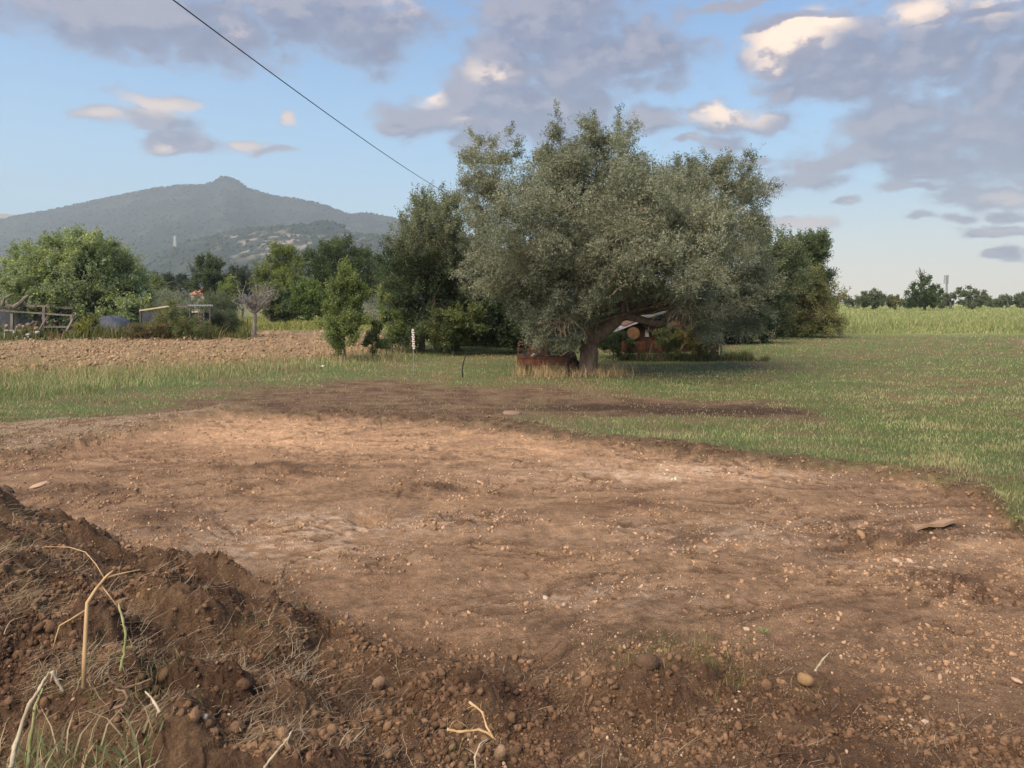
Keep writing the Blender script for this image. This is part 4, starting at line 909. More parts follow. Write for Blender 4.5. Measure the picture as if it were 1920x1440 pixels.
for z_ in (.80,.95):
    mb = MB(lo); mb.bar(lo+Vector((-4.5,0,H_*z_)), lo+Vector((4.5,0,H_*z_)), .4); mb.build('crossarm', M_WHITE, py_)

# --- left and middle distance trees
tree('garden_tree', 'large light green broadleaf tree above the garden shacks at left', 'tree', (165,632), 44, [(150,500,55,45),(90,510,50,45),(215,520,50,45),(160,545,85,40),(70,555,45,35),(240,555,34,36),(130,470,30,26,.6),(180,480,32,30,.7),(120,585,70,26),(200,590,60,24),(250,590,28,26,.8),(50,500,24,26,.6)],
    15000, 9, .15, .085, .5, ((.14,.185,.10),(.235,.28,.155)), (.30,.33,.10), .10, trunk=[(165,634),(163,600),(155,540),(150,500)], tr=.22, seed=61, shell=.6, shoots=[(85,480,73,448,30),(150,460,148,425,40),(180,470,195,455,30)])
tree('silver_tree', 'silvery grey tree cut by the left photo edge', 'tree', (5,625), 52, [(0,545,26,26),(20,560,24,26),(5,590,34,26),(-30,560,40,40)], 2400, 8, .13, .05, .45, ((.16,.17,.13),(.27,.28,.24)), (.45,.44,.40), .1, trunk=[(5,628),(5,600),(2,560)], tr=.12, seed=62, shoots=[(10,530,14,512,30),(30,545,34,520,25),(-5,530,-8,510,20)])
BK = 'trees between the ploughed field and the mountain'
def mid(lbl, base, Y, lobes, n, seed, cols=MIDG, ll=.17, lw=.09, **kw):
    return tree(kw.pop('nm', 'background_tree'), lbl, kw.pop('cat', 'tree'), base, Y, lobes, n, 8, ll, lw, kw.pop('Lg', .6), cols, kw.pop('hi', None), kw.pop('fhi', .1), trunk=[base, (base[0], base[1]-20), (lobes[0][0], lobes[0][1])], tr=.16, seed=seed, group=kw.pop('group', BK), gap=.12, nlimb=5, **kw)
mid('round dark green tree above the pale shed roofs', (393,600), 85, [(393,510,28,24),(380,530,22,24),(410,535,24,26),(395,560,34,20)], 3200, 63, ((.045,.07,.03),(.09,.115,.05)))
mid('light yellow green tree in front of the rocky foothill', (525,600), 75, [(525,490,28,24),(510,520,30,28),(545,525,28,30),(520,560,40,26)], 4200, 64, ((.09,.12,.035),(.17,.20,.06)))
mid('widest dark rounded tree left of the evergreen', (645,600), 80, [(640,480,40,28),(605,500,34,30),(685,505,34,34),(645,530,66,34),(600,550,32,26),(700,550,32,28)], 7800, 65, ((.045,.07,.028),(.095,.125,.045)))
mid('bright green leafy bush behind the small multi stemmed tree', (578,606), 62, [(575,550,20,16),(590,572,28,18),(570,585,26,16)], 2000, 66, ((.09,.13,.035),(.16,.21,.06)), cat='bush', nm='background_bush')
mid('dark low tree between the round tree and the light one', (455,600), 95, [(445,520,28,16),(465,530,24,18),(425,535,20,16),(450,555,40,18)], 2600, 67, ((.03,.042,.028),(.06,.07,.05)))
mid('dark tree line behind the orange roofed house', (310,600), 110, [(300,535,26,16),(330,530,26,14),(345,545,22,14),(275,545,22,14),(310,560,50,14)], 2600, 68, ((.035,.048,.034),(.07,.085,.055)), ll=.22, lw=.12)
mid('green tree peeping out right of the large garden tree', (285,600), 80, [(290,540,18,14),(300,560,24,18),(275,570,18,20)], 1400, 69, MIDG)
mid('grey green round olive behind the shed roofs', (318,608), 56, [(318,570,24,16),(300,585,22,16),(335,582,20,16)], 1700, 70, ((.12,.14,.09),(.20,.22,.16)), ll=.09, lw=.03, mat=M_OLIVE)
mid('grey green olive just left of the wooden shed', (275,608), 52, [(275,565,16,14),(265,585,20,18),(285,590,18,14)], 1500, 71, ((.09,.105,.065),(.16,.175,.12)), ll=.09, lw=.03, mat=M_OLIVE)
mid('dull olive bush right of the trellis post', (415,616), 50, [(410,580,26,24),(432,595,18,20),(400,600,24,18),(420,612,26,10)], 2800, 72, ((.07,.09,.05),(.13,.15,.095)), ll=.09, lw=.03, mat=M_OLIVE, cat='bush', nm='background_bush')
mid('yellow green bush beside the grey bare tree', (507,606), 60, [(508,560,20,28),(520,585,22,18)], 1500, 73, ((.09,.11,.045),(.15,.18,.08)), cat='bush', nm='background_bush')
mid('silvery olive right of the small multi stemmed tree', (703,600), 58, [(703,578,22,16),(690,590,18,12),(718,590,16,14)], 1600, 74, ((.13,.145,.11),(.22,.23,.19)), ll=.08, lw=.028, mat=M_OLIVE)
mid('small green tree right of the round dark one', (430,600), 78, [(432,540,14,12),(428,560,18,16)], 900, 75, LTG)
mid('dark hedge closing the field right of the bare tree', (540,606), 66, [(545,585,26,16),(525,592,20,12)], 1200, 76, ((.05,.07,.03),(.09,.11,.05)), cat='bush', nm='background_bush')
mid('dark bush behind the garden tree at far left', (30,620), 60, [(30,520,30,26),(10,580,40,30),(60,600,40,20),(60,540,30,30)], 2600, 77, ((.05,.07,.03),(.09,.12,.05)))
mid('tree line gap filler behind the dark evergreen', (745,600), 90, [(740,540,30,40),(770,520,30,30),(720,565,24,22)], 2200, 78, MIDG)
mid('low grey green olive before the orange roofed house', (352,610), 58, [(352,574,26,12),(338,580,16,10),(368,578,16,10)], 1200, 79, ((.12,.14,.09),(.20,.22,.16)), ll=.09, lw=.03, mat=M_OLIVE)
# bare pinkish tree
bt = empty('bare_tree', (-13.35*1.0, 40.5, gz(-13.35,40.5)), 'grey leafless tree with twiggy domed crown in the yellow grass', 'bare tree')
YB = 40.5; bt.location.x = (477-960)/F*YB; bl = bt.location.copy(); mb = MB(bl); rd = random.Random(4)
b1 = W(478,588,YB); mb.tube([bl-Vector((0,0,.1)), bl.lerp(b1,.5), b1], [.12,.10,.09], 8, jit=.1)
tw = []
for i_ in range(22):
    a_ = rd.uniform(0, 6.28); rr = rd.uniform(.3, 1); e0 = W(478,560,YB)+Vector((math.cos(a_)*1.3*rr, math.sin(a_)*1.1*rr, rd.uniform(-.35, .95)*(1.35-rr)))
    lp = limb(b1, e0, .4, rg=rd); mb.tube(lp, [.045,.04,.034,.028,.022,.016,.01], 5)
    for j_ in range(7):
        s0 = lp[rd.randint(2, 6)]; e1 = s0+Vector((rd.gauss(0,.28), rd.gauss(0,.28), rd.gauss(.1,.22))); l2 = limb(s0, e1, .3, 4, rg=rd); mb.tube(l2, [.014,.012,.011,.010,.008], 3)
        for m_ in range(3):
            s2 = l2[rd.randint(1, 4)]; mb.tube([s2, s2+Vector((rd.gauss(0,.14), rd.gauss(0,.14), rd.gauss(.05,.12)))], [.009,.006], 3)
mb.build('trunk', mat_noise('pinkish grey bark', (.15,.135,.12), (.23,.21,.19), 8, .9), bt)

# --- undergrowth along the garden edge
x, y, px, py = screen_pts(16000, -60, 470, 612, 643, rng); yv = 38+rng.random(len(x))*6; x = (px-960)/F*yv
k = rng.random(len(x)) < ss(fbm(x*.8, yv*.8, 2, 600), -.4, .2); x = x[k]; yv = yv[k]; n = len(x)
tag(blades('weeds', x, yv, height(x, yv, detail=False), rng.uniform(.25, .95, n)*ss(fbm(x*.5, yv*.5, 2, 601)+.3, -.3, .5), np.full(n, .035), rng.uniform(.1, .7, n), gcols(n, (.10,.13,.04), (.27,.22,.10), .35, rng), M_BLADE, rng), 'rank weeds growing along the garden edge behind the ploughed field', 'weeds', kind='stuff')

# ------------------------------------------------------------------ cable overhead
c0 = W(325,0,9.0); c1 = W(880,385,34); d_ = c1-c0; pts = []
for i_ in range(-8, 49):
    t = i_/40; p = c0+d_*t; p.z += -.18*(1-(2*t-1)**2)*1.0; pts.append(p)
mb = MB(c0); mb.tube(pts, .0075, 6); tag(mb.build('power_cable', M_BLACK, smooth=True), 'single black overhead cable slanting across the sky into the olive', 'cable')

# ------------------------------------------------------------------ taped stake and black hose
p = GG(776,702); st_ = empty('survey_stake', p, 'thin metal stake wrapped at the top in white and red tape', 'stake'); Y = p.y
top = W(774,615,Y); mb = MB(p); mb.tube([p-Vector((0,0,.1)), top], [.012,.011], 6); mb.build('rod', M_GREYM, st_)
mb = MB(p); a = W(774,617,Y); b = W(776,655,Y)
for i_ in range(9):
    q0 = a.lerp(b, i_/9); q1 = a.lerp(b, (i_+.8)/9); s_ = .028+.012*(i_ % 2)
    mb.sheet([[q0+Vector((-s_, -.02, 0)), q0+Vector((s_, -.015, -.01))], [q1+Vector((-s_*.8, -.03, 0)), q1+Vector((s_*1.2, -.015, .0))]], .004, (0,1,0))
mb.build('tape', M_WHITE, st_)
for i_ in (1,3,5,7):
    mb = MB(p); q0 = a.lerp(b, i_/9); mb.box(q0+Vector((.012, -.045, 0)), (.035,.006,.03), (0,.4,0)); mb.build('red_tape', M_REDTAPE, st_)
p = GG(868,708); Y = p.y
mb = MB(p); mb.tube([p-Vector((0,0,.08)), W(867,695,Y), W(868,683,Y), W(871,673,Y), W(875,664,Y)], [.016,.016,.015,.014,.012], 8)
tag(mb.build('hose_end', M_BLACK, smooth=True), 'curved black hose sticking up out of the grass', 'hose')
p = GG(605,688); mb = MB(p); mb.sheet([[p+Vector((x_*.09, y_*.08, .03+.02*math.sin(3*x_+y_*2))) for y_ in range(-1,2)] for x_ in range(-1,2)], .006)
tag(mb.build('litter_scrap', M_WHITE), 'white scrap of litter lying in the grass by the field edge', 'litter')

# ------------------------------------------------------------------ rusty trailer beside the olive
YT = 20.9; c = W(1028,690,YT); c.z = gz(c.x, YT); tr_ = empty('rusty_trailer', c, 'low rusty steel trailer with open rails left of the olive trunk', 'trailer')
def B(px, py, dy=0): return W(px, py, YT+dy)
x0, x1 = B(972,680).x, B(1072,680).x; zb0, zb1 = B(1,684).z, B(1,672).z; zt = B(1,646).z; dpt = 1.1
mb = MB(c); mb.box(((x0+x1)/2, YT+dpt/2, zb1-.02), (x1-x0, dpt, .04)); mb.build('bed', M_RUSTD, tr_)
mb = MB(c)
for yy_ in (0, dpt): mb.box(((x0+x1)/2, YT+yy_, (zb0+zb1)/2), (x1-x0+.04, .05, zb1-zb0+.02)); 
mb.box((x0, YT+dpt/2, (zb0+zb1)/2), (.05, dpt-.06, zb1-zb0)); mb.box((x1, YT+dpt/2, (zb0+zb1)/2), (.05, dpt-.06, zb1-zb0))
mb.box(((x0+x1)/2, YT-.028, zb1+.015), (x1-x0+.06, .03, .03)); mb.build('chassis', M_RUST, tr_)
for yy_ in (0, dpt):
    mb = MB(c); mb.bar((x0, YT+yy_, zt), (x1, YT+yy_, zt), .022)
    for f_ in (0,.22,.5,.78,1): mb.bar((x0+(x1-x0)*f_, YT+yy_, zb1), (x0+(x1-x0)*f_, YT+yy_, zt), .028 if f_ in (0,1) else .036)
    mb.build('rail', M_RUST, tr_)
mb = MB(c); mb.bar((x0, YT, zt), (x0, YT+dpt, zt), .022); mb.bar((x0, YT+.5, zb1), (x0, YT+.5, zt), .022); mb.build('end_rail', M_RUST, tr_)
for yy_ in (-.02, dpt+.02):
    cx = x1+.04; mb = MB(c); ring = [(cx+math.cos(a_)*.14, YT+yy_+.02, c.z+.20+math.sin(a_)*.14) for a_ in np.linspace(0, 2*math.pi, 17)[:-1]]; mb.tube(ring+[ring[0], ring[1]], .055, 8, cap=False); w_ = mb.build('wheel', M_BLACK, tr_, True)
    mb = MB(c); mb.tube([(cx, YT+yy_-.03, c.z+.20), (cx, YT+yy_+.05, c.z+.20)], .09, 12); h_ = mb.build('rim', M_RUST, w_)
for f_ in (.15,.6):
    mb = MB(c); mb.bar((x0+(x1-x0)*f_, YT+.3, c.z-.02), (x0+(x1-x0)*f_, YT+.3, zb0+.02), .06); mb.build('prop', M_RUST, tr_)
mb = MB(c); pp_ = [(x1, B(1,660).z),(x1+.1, B(1,662).z),(x1+.16,B(1,672).z),(x1+.1,B(1,684).z),(x1-.2,B(1,684).z),(x1-.2,B(1,672).z)]
mb.add([(a_, YT+.1, b_) for a_, b_ in pp_]+[(a_, YT+.9, b_) for a_, b_ in pp_], [tuple(range(6)), tuple(reversed(range(6,12)))]+[(i_, i_+6, (i_+1) % 6+6, (i_+1) % 6) for i_ in range(6)]); mb.build('mudguard', M_RUSTD, tr_)
# load: twigs and firewood heap, boards
rg2 = np.random.default_rng(8); n = 420
P_ = np.stack([rg2.uniform(x0+.08, x1-.15, n), YT+.12+rg2.random(n)*(dpt-.25), np.full(n, zb1)+rg2.random(n)**1.5*.22*(1)], 1)
tag(strands('brushwood', P_[:,0], P_[:,1], P_[:,2]+.02, rg2.uniform(.1,.35,n), rg2.uniform(.004,.011,n), lerp(C(.10,.06,.04)*np.ones((n,1)), C(.30,.22,.16), rg2.random(n)), M_STRAW, rg2, .5, 3, .5), 'heap of brown twigs lying in the rusty trailer', 'brushwood', kind='stuff')
mb = MB(c); mb.tube([B(997,668,.1), B(1002,663,.1)], [.035,.035], 10); tag(mb.build('log', M_WHITE), 'pale sawn end of a log in the trailer load', 'log')
for (a_, b_, l_) in (((1042,672),(1068,650),'brown board leaning inside the right end of the trailer'), ((1015,668),(1040,652),'dark board slanting across the middle of the trailer load')):
    mb = MB(c); mb.bar(B(*a_,.45), B(*b_,.55), .14, .025); tag(mb.build('board', M_RUSTD), l_, 'board')
p = B(1013,688,-.03); mb = MB(p); mb.box(p, (.34,.05,.05), (0,.06,.1)); tag(mb.build('wood_block', M_TAN), 'tan plank end lying under the rusty trailer', 'plank')

# ------------------------------------------------------------------ shack heap under the olive
YS = 26.0
def Sx(px, py, dy=0): return W(px, py, YS+dy)
gS = gz(Sx(1240,660).x, YS); base_ = Vector((Sx(1215,660).x, YS, gS))
sh = empty('scrap_shack', base_, 'low brown scrap metal shack half hidden under the olive crown', 'shack')
def prism(mb, pts, y0, y1):
    n = len(pts); mb.add([(a_, y0, b_) for a_, b_ in pts]+[(a_, y1, b_) for a_, b_ in pts], [tuple(range(n)), tuple(reversed(range(n, 2*n)))]+[(i_, i_+n, (i_+1) % n+n, (i_+1) % n) for i_ in range(n)])
def xz(px, py): q = Sx(px, py); return (q.x, max(q.z, gS+.0))
mb = MB(base_); prism(mb, [xz(1172,662), xz(1172,610), xz(1200,598), xz(1232,598), xz(1240,622), xz(1240,662)], YS, YS+1.8); mb.build('wall', M_RUSTD, sh)
mb = MB(base_); prism(mb, [xz(1241,660), xz(1241,606), xz(1262,594), xz(1290,592), xz(1305,640), xz(1305,660)], YS+.15, YS+1.9); mb.build('side_wall', M_RUSTD, sh)
def corr(a, b, depth, waves, amp, th=.012, dy=0):
    a = Vector(a); b = Vector(b); g_ = []
    for i_ in range(3):
        g_.append([a.lerp(b, i_/2)+Vector((0, depth*j_/(waves*4), amp*math.sin(j_*math.pi/2))) for j_ in range(waves*4+1)])
    mb = MB(base_); mb.sheet(g_, th); return mb
corr(Sx(1122,634,-.3), Sx(1205,602,-.3), 2.0, 9, .02).build('roof_sheet', M_CORR, sh)
corr(Sx(1203,600,-.35), Sx(1262,582,-.35), 2.2, 9, .02).build('roof_sheet', mat_noise('stained roofing', (.05,.05,.045), (.13,.125,.11), 6, .85, c3=(.03,.035,.02)), sh)
corr(Sx(1258,583,-.3), Sx(1330,604,-.3), 2.2, 9, .02).build('roof_sheet', mat_noise('dark old roofing', (.035,.035,.035), (.075,.07,.065), 6, .85), sh)
mb = MB(base_); mb.bar(Sx(1200,604,-.1), Sx(1240,636,-.1), .07); mb.bar(Sx(1262,592,-.06), Sx(1290,622,-.06), .06); mb.bar(Sx(1268,592,-.05), Sx(1268,658,-.05), .06); mb.build('brace', M_WOODD, sh)
mb = MB(base_)
P_ = [[Sx(1246+44*u_+6*math.sin(3*v_), 598+38*v_+4*math.sin(u_*5), -.12-.10*math.sin(u_*4+v_*3)) for u_ in np.linspace(0,1,7)] for v_ in np.linspace(0,1,6)]
mb.sheet(P_, .02, (0,-1,0)); mb.build('rusty_cladding', mat_noise('rusty mottled cladding', (.15,.09,.055), (.28,.18,.115), 5, .9, c3=(.09,.10,.05)), sh)
q = Sx(1213,625,-.03); mb = MB(base_); mb.box(q, (.13,.02,.24)); mb.build('white_plate', M_WHITE, sh)
q = Sx(1188,625,-.35); q.z = q.z; dr = empty('steel_drum', (q.x, YS-.35, q.z-.22), 'rusty drum on its side with a round tan end facing out', 'drum')
mb = MB(dr.location); mb.tube([q, q+Vector((0,.3,0))], .215, 24); mb.build('drum_body', M_RUST, dr)
mb = MB(dr.location); mb.tube([q+Vector((0,-.02,0)), q+Vector((0,-.003,0))], .20, 24); mb.build('drum_end', M_TAN, dr)
mb = MB(dr.location); mb.box(Sx(1188,650,-.2)+Vector((0,.1,-.0)), (.75,.5,.36)); tag(mb.build('scrap_box', M_RUST), 'dark red rusty box below the round drum end', 'box').location = dr.location
# dead branches, boards and weeds in front of the shack
n = 170; qa = G(1165, 664); qb = G(1345, 664); X_ = rg2.uniform(qa.x, qb.x, n); Y_ = 25.2+rg2.random(n)*.7
tag(strands('dead_branches', X_, Y_, height(X_, Y_, detail=False)+rg2.random(n)**2*.35, rg2.uniform(.3, .9, n), rg2.uniform(.004, .011, n), lerp(C(.10,.075,.055)*np.ones((n,1)), C(.32,.26,.19), rg2.random(n)), M_STRAW, rg2, .7, 5, .5), 'dead branches heaped loosely along the front of the shack', 'branches', kind='stuff')
n = 2600; X_ = rg2.uniform(qa.x-.5, qb.x+.8, n); Y_ = 24.9+rg2.random(n)*.9
tag(blades('shack_weeds', X_, Y_, height(X_, Y_, detail=False), rg2.uniform(.10, .42, n)*ss(fbm(X_*1.2, Y_, 2, 610)+.3, -.2, .4), np.full(n, .02), rg2.uniform(.1, .7, n), gcols(n, (.08,.11,.035), (.24,.19,.10), .35, rg2), M_BLADE, rg2), 'weeds growing up in front of the scrap shack', 'weeds', kind='stuff')
for (a_, b_, w_, m_, l_) in (((1275,660),(1296,612),.10,M_RUSTD,'dark board leaning on the rusty cladding of the shack'), ((1318,662),(1308,618),.07,M_WOODD,'thin dark post leaning between shack and kennel'), ((1240,662),(1228,640),.16,M_RUST,'short rusty sheet leaning right of the red box')):
    q = Sx(*a_, -.35); mb = MB(q); mb.bar(q, Sx(*b_, -.08), w_, .025); tag(mb.build('leaning_board', m_), l_, 'board')
# white bent pipe and litter in front
p = GG(1222,664); mb = MB(p); Yp = p.y
mb.tube([p+Vector((-.14,0,.02)), p+Vector((-.05,0,.05)), p+Vector((.02,0,.12)), p+Vector((.07,.02,.05)), p+Vector((.1,.03,.0))], .02, 8); mb.tube([p+Vector((-.04,0,.05)), p+Vector((.04,-.03,.0))], .018, 6)
tag(mb.build('bent_pipe', M_WHITE, smooth=True), 'white bent plastic pipe on the grass before the shack', 'pipe')
# kennel
kx0, kx1 = Sx(1336,1).x, Sx(1366,1).x; kc = Vector(((kx0+kx1)/2, YS, gS)); kn = empty('kennel', kc, 'small rust brown kennel with a sloping dark roof right of the shack', 'kennel')
zt_, zb_ = Sx(1,618).z, gS+.05
mb = MB(kc); prism(mb, [(kx0, zb_), (kx0, zt_+.02), (kx0+.1, zt_+.1), (kx1, zt_), (kx1, zb_)], YS, YS+.8); mb.build('body', mat_noise('red brown kennel board', (.035,.022,.016), (.07,.04,.028), 6, .85), kn)
mb = MB(kc); mb.bar(Sx(1328,607,.3), Sx(1376,623,.3), 1.2, .05); mb.build('roof', M_WOODD, kn)
mb = MB(kc); mb.bar((kx1+.06, YS-.1, gS), (kx1+.06, YS-.1, Sx(1,590).z), .05); mb.build('post', M_WOODD, kn)
mb = MB(kc); mb.bar((kx0-.05, YS-.03, gS+.08), (kx1, YS-.03, gS+.04), .05); mb.build('sill', M_WOODD, kn)
# brown tarp cone behind the trailer
YC = 23.5; bc = Vector((W(1010,650,YC).x, YC, gz(W(1010,650,YC).x, YC))); mb = MB(bc); g_ = []
for v_ in np.linspace(0, 1, 7):
    row = []
    for u_ in np.linspace(0, 2*math.pi, 19)[:-1]:
        r_ = (.52-.36*v_**1.2)*(1+.1*math.sin(5*u_)); row.append(bc+Vector((math.cos(u_)*r_+.05*v_, math.sin(u_)*r_, .72*v_)))
    g_.append(row)
vs = [p for r_ in g_ for p in r_]; fs = [(a_*18+b_, a_*18+(b_+1) % 18, (a_+1)*18+(b_+1) % 18, (a_+1)*18+b_) for a_ in range(6) for b_ in range(18)]+[tuple(range(108,126))]
mb.add(vs, fs); tag(mb.build('tarp_heap', M_RUSTD, smooth=True), 'dark red brown covered heap just behind the rusty trailer', 'covered heap')
mb = MB(bc); q0, q1 = W(1030,634,YC-.3), W(1056,631,YC-.3); mb.sheet([[q0, q0+Vector((0,.7,.08))], [q1, q1+Vector((0,.7,.08))]], .02); tag(mb.build('sheet_offcut', M_CORR), 'pale corrugated offcut between covered heap and olive trunk', 'roof sheet')
# bushes in front of the shack
tree('vine_bush', 'green bush growing before the middle of the scrap shack', 'bush', (1256,664), 25.2, [(1255,640,20,18),(1262,652,16,10),(1245,632,10,10)], 620, 9, .055, .03, .2, MIDG, (.2,.2,.08), .15, tr=.02, seed=81, nlimb=3)
tree('vine_bush', 'yellowish bush between the scrap shack and the kennel', 'bush', (1305,664), 25.2, [(1300,640,24,20),(1318,650,16,12),(1310,622,16,14)], 800, 9, .055, .03, .2, ((.09,.10,.03),(.16,.16,.055)), (.28,.2,.08), .2, tr=.02, seed=82, nlimb=3)
tree('vine_bush', 'green weeds left of the round drum end', 'bush', (1150,664), 25.0, [(1150,644,22,16),(1170,648,16,14),(1130,650,18,12)], 700, 9, .055, .028, .2, ((.05,.075,.03),(.09,.12,.05)), None, .1, tr=.02, seed=83, nlimb=3)

# ------------------------------------------------------------------ garden at the left
YG = 39.0
def Lx(px, py, dy=0): return W(px, py, YG+dy)
def zg(px, dy=0): return gz(Lx(px, 640, dy).x, YG+dy)
def gpt(px, dy=0): q = Lx(px, 640, dy); q.z = zg(px, dy); return q
b = gpt(45,.8); pg = empty('garden_pergola', b, 'rough grey wooden pergola of poles under the large garden tree', 'pergola')
for (a_, t_) in ((23,588),(83,576),(135,590)):
    for dy in (.4, 3.0):
        mb = MB(b); mb.bar(gpt(a_, dy)-Vector((0,0,.1)), Lx(a_, t_, dy), .13); mb.build('post', M_WOOD, pg)
mb = MB(b); mb.bar(Lx(2,572,.4), Lx(95,574,.4), .11); mb.build('beam', M_WOOD, pg)
mb = MB(b); mb.bar(Lx(0,582,.4), Lx(140,592,.4), .08); mb.build('beam', M_WOOD, pg)
mb = MB(b); mb.bar(Lx(2,572,3.), Lx(140,578,3.), .11); mb.build('beam', M_WOOD, pg)
mb = MB(b)
for a_ in (2,23,45,67,90): mb.bar(Lx(a_,571,.3), Lx(a_,573,3.1), .07)
mb.build('roof_pole', M_WOOD, pg)
mb = MB(b); mb.tube([Lx(26,576,.3), Lx(38,568,.2), Lx(47,558,.2), Lx(54,554,.2)], [.12,.10,.08,.05], 7); mb.tube([Lx(4,572,.3), Lx(8,560,.3), Lx(26,550,.3)], [.08,.07,.04], 7); mb.build('curved_branch', M_BARKG, pg)
b = gpt(30,-.2); wr = empty('work_table', b, 'low pale metal frame table standing left of the junk pile', 'table')
for (a_, d_) in ((9,0),(21,.7),(41,0),(50,.7)): mb = MB(b); mb.bar(gpt(a_, d_), Lx(a_, 619, d_), .06); mb.build('leg', M_GREYM, wr)
mb = MB(b); mb.bar(Lx(9,619), Lx(42,620), .07); mb.bar(Lx(9,619), Lx(21,619,.7), .06); mb.bar(Lx(42,620), Lx(50,619,.7), .06); mb.bar(Lx(21,619,.7), Lx(50,619,.7), .06); mb.build('frame', M_GREYM, wr)
for (a_, t_, w_, m_, l_) in (((20,632),(65,602),.26,M_WOOD,'wide weathered plank leaning over the pale table frame'), ((66,632),(92,588),.10,M_WOOD,'pale pole leaning in the middle of the junk pile'), ((124,622),(140,592),.10,M_WOOD,'grey pole leaning right of the dark red panel')):
    q = Lx(*a_,-.1); mb = MB(q); mb.bar(q, Lx(*t_,.5), w_, .06); tag(mb.build('leaning_plank', m_), l_, 'plank')
b = gpt(110,.3); bn = empty('work_bench', b, 'grey wooden bench behind the dark red panel', 'bench')
mb = MB(b); mb.box(Lx(112,613,.5), (1.5,.6,.07)); mb.build('bench_top', M_WOOD, bn)
for a_ in (88,137): mb = MB(b); mb.bar(gpt(a_,.5), Lx(a_,613,.5), .09); mb.build('leg', M_WOOD, bn)
q = Lx(108,632,-.1); mb = MB(q); mb.box(q, (1.05,.06,.36), (.12,0,.05)); mb.box(q+Vector((0,.3,0)), (1.0,.5,.28)); tag(mb.build('red_panel', M_RED), 'dark red panel box standing at the field edge', 'panel')
rg3 = np.random.default_rng(12)
def heap(name, px, py, w, h, n, s0, s1, ca, cb, lbl, cat, dy=0):
    q = gpt(px, dy); P_ = np.stack([q.x+rg3.normal(size=n)*w*.5, q.y+rg3.normal(size=n)*.4, q.z+rg3.random(n)**1.5*h], 1)
    return tag(blobs(name, P_, rg3.uniform(s0, s1, n), lerp(C(*ca)*np.ones((n,1)), C(*cb), rg3.random(n)), M_STONE, rg3), lbl, cat, kind='stuff')
heap('rubble', 52, 636, .7, .4, 60, .05, .15, (.28,.26,.25), (.45,.43,.41), 'pale broken rubble at the foot of the leaning plank', 'rubble')
heap('junk_pile', 62, 618, .95, .9, 110, .06, .16, (.14,.10,.07), (.36,.28,.21), 'brown junk and offcuts heaped between the leaning planks', 'junk pile', .7)
heap('junk_pile', 90, 618, 1.2, .6, 90, .06, .2, (.05,.045,.04), (.16,.14,.12), 'dark household junk heaped under the pergola', 'junk pile', 1.6)
# dark shade cloth walls and tarp dome
b = gpt(212,1.2); dm = empty('tarp_dome', b, 'blue grey tarpaulin dome under the large garden tree', 'tarpaulin shelter'); mb = MB(b)
vs = []; nr, nc_ = 9, 24
for a_ in range(nr):
    for c_ in range(nc_):
        t = a_/(nr-1)*math.pi/2; u = c_/nc_*2*math.pi; vs.append(b+Vector((math.cos(u)*1.15*math.cos(t)*(1+.05*math.sin(6*u)), math.sin(u)*.9*math.cos(t), math.sin(t)**.8*1.12*(1+.04*math.sin(4*u+1)))))
fs = [(a_*nc_+c_, a_*nc_+(c_+1) % nc_, (a_+1)*nc_+(c_+1) % nc_, (a_+1)*nc_+c_) for a_ in range(nr-1) for c_ in range(nc_)]
mb.add(vs, fs); mb.build('cover', M_BLUE, dm, True)
mb = MB(b); mb.box(gpt(245,1.4)+Vector((0,0,.4)), (1.5,.9,.8), (0,0,.1)); mb.build('side_cover', M_DARK, dm)
q = gpt(40,3.4); mb = MB(q); mb.sheet([[gpt(a_,3.4)+Vector((0,.05*math.sin(a_),z_)) for z_ in (0,.6,1.2,1.5)] for a_ in range(-30,176,12)], .03, (0,1,0)); tag(mb.build('shade_cloth', M_DARK), 'dark shade cloth hung along the back of the pergola', 'shade cloth')
q = gpt(187,-.3); jg = empty('water_jug', q, 'small pale green water jug at the ploughed field edge', 'jug'); mb = MB(q)
mb.tube([q, q+Vector((0,0,.02)), q+Vector((0,0,.22)), q+Vector((0,0,.29)), q+Vector((0,0,.31))], [.11,.125,.125,.05,.045], 12); mb.build('body', mat_noise('milky plastic', (.42,.50,.44), (.5,.56,.5), 4, .5), jg, True)
mb = MB(q); mb.tube([q+Vector((0,0,.31)), q+Vector((0,0,.345))], .05, 10); mb.build('cap', M_WHITE, jg)
# garden shed with two roofs
b = gpt(330,.6); sd_ = empty('garden_shed', b, 'open garden shed with a slanted yellow board roof and corrugated roof', 'shed')
mb = MB(b); q0, q1 = Lx(261,581,.2), Lx(318,572.5,.2); mb.sheet([[q0, q0+Vector((0,2.2,.1))], [q1, q1+Vector((0,2.2,.1))]], .07); mb.build('board_roof', mat_noise('yellowed board', (.42,.36,.22), (.55,.47,.30), 6, .8), sd_)
mb = MB(b); g_ = []
for i_ in range(41):
    g_.append([Lx(352+47*i_/40, 573, .2+2.*j_)+Vector((0,0,.018*math.sin(i_*math.pi/2)+.05*j_)) for j_ in (0,1)])
mb.sheet(g_, .03); mb.build('corrugated_roof', M_CORR, sd_)
mb = MB(b); mb.sheet([[gpt(a_,2.2)+Vector((0,0,z_)) for z_ in (0,1.3)] for a_ in (266,315,352,396)], .05, (0,1,0)); mb.build('back_wall', M_DARK, sd_)
mb = MB(b); mb.bar(Lx(316,574,.3), Lx(354,575,.3), .07); mb.build('lintel', M_WOOD, sd_)
for a_, m_ in ((264,M_WOODD),(312,M_WOODD),(356,M_WOOD),(394,M_WOODD)): mb = MB(b); mb.bar(gpt(a_,.3), Lx(a_,577,.3), .09); mb.build('post', m_, sd_)
q = gpt(377,-.1); tl = empty('trellis', q, 'whitish crossed trellis standing under the corrugated roof', 'trellis'); mb = MB(q)
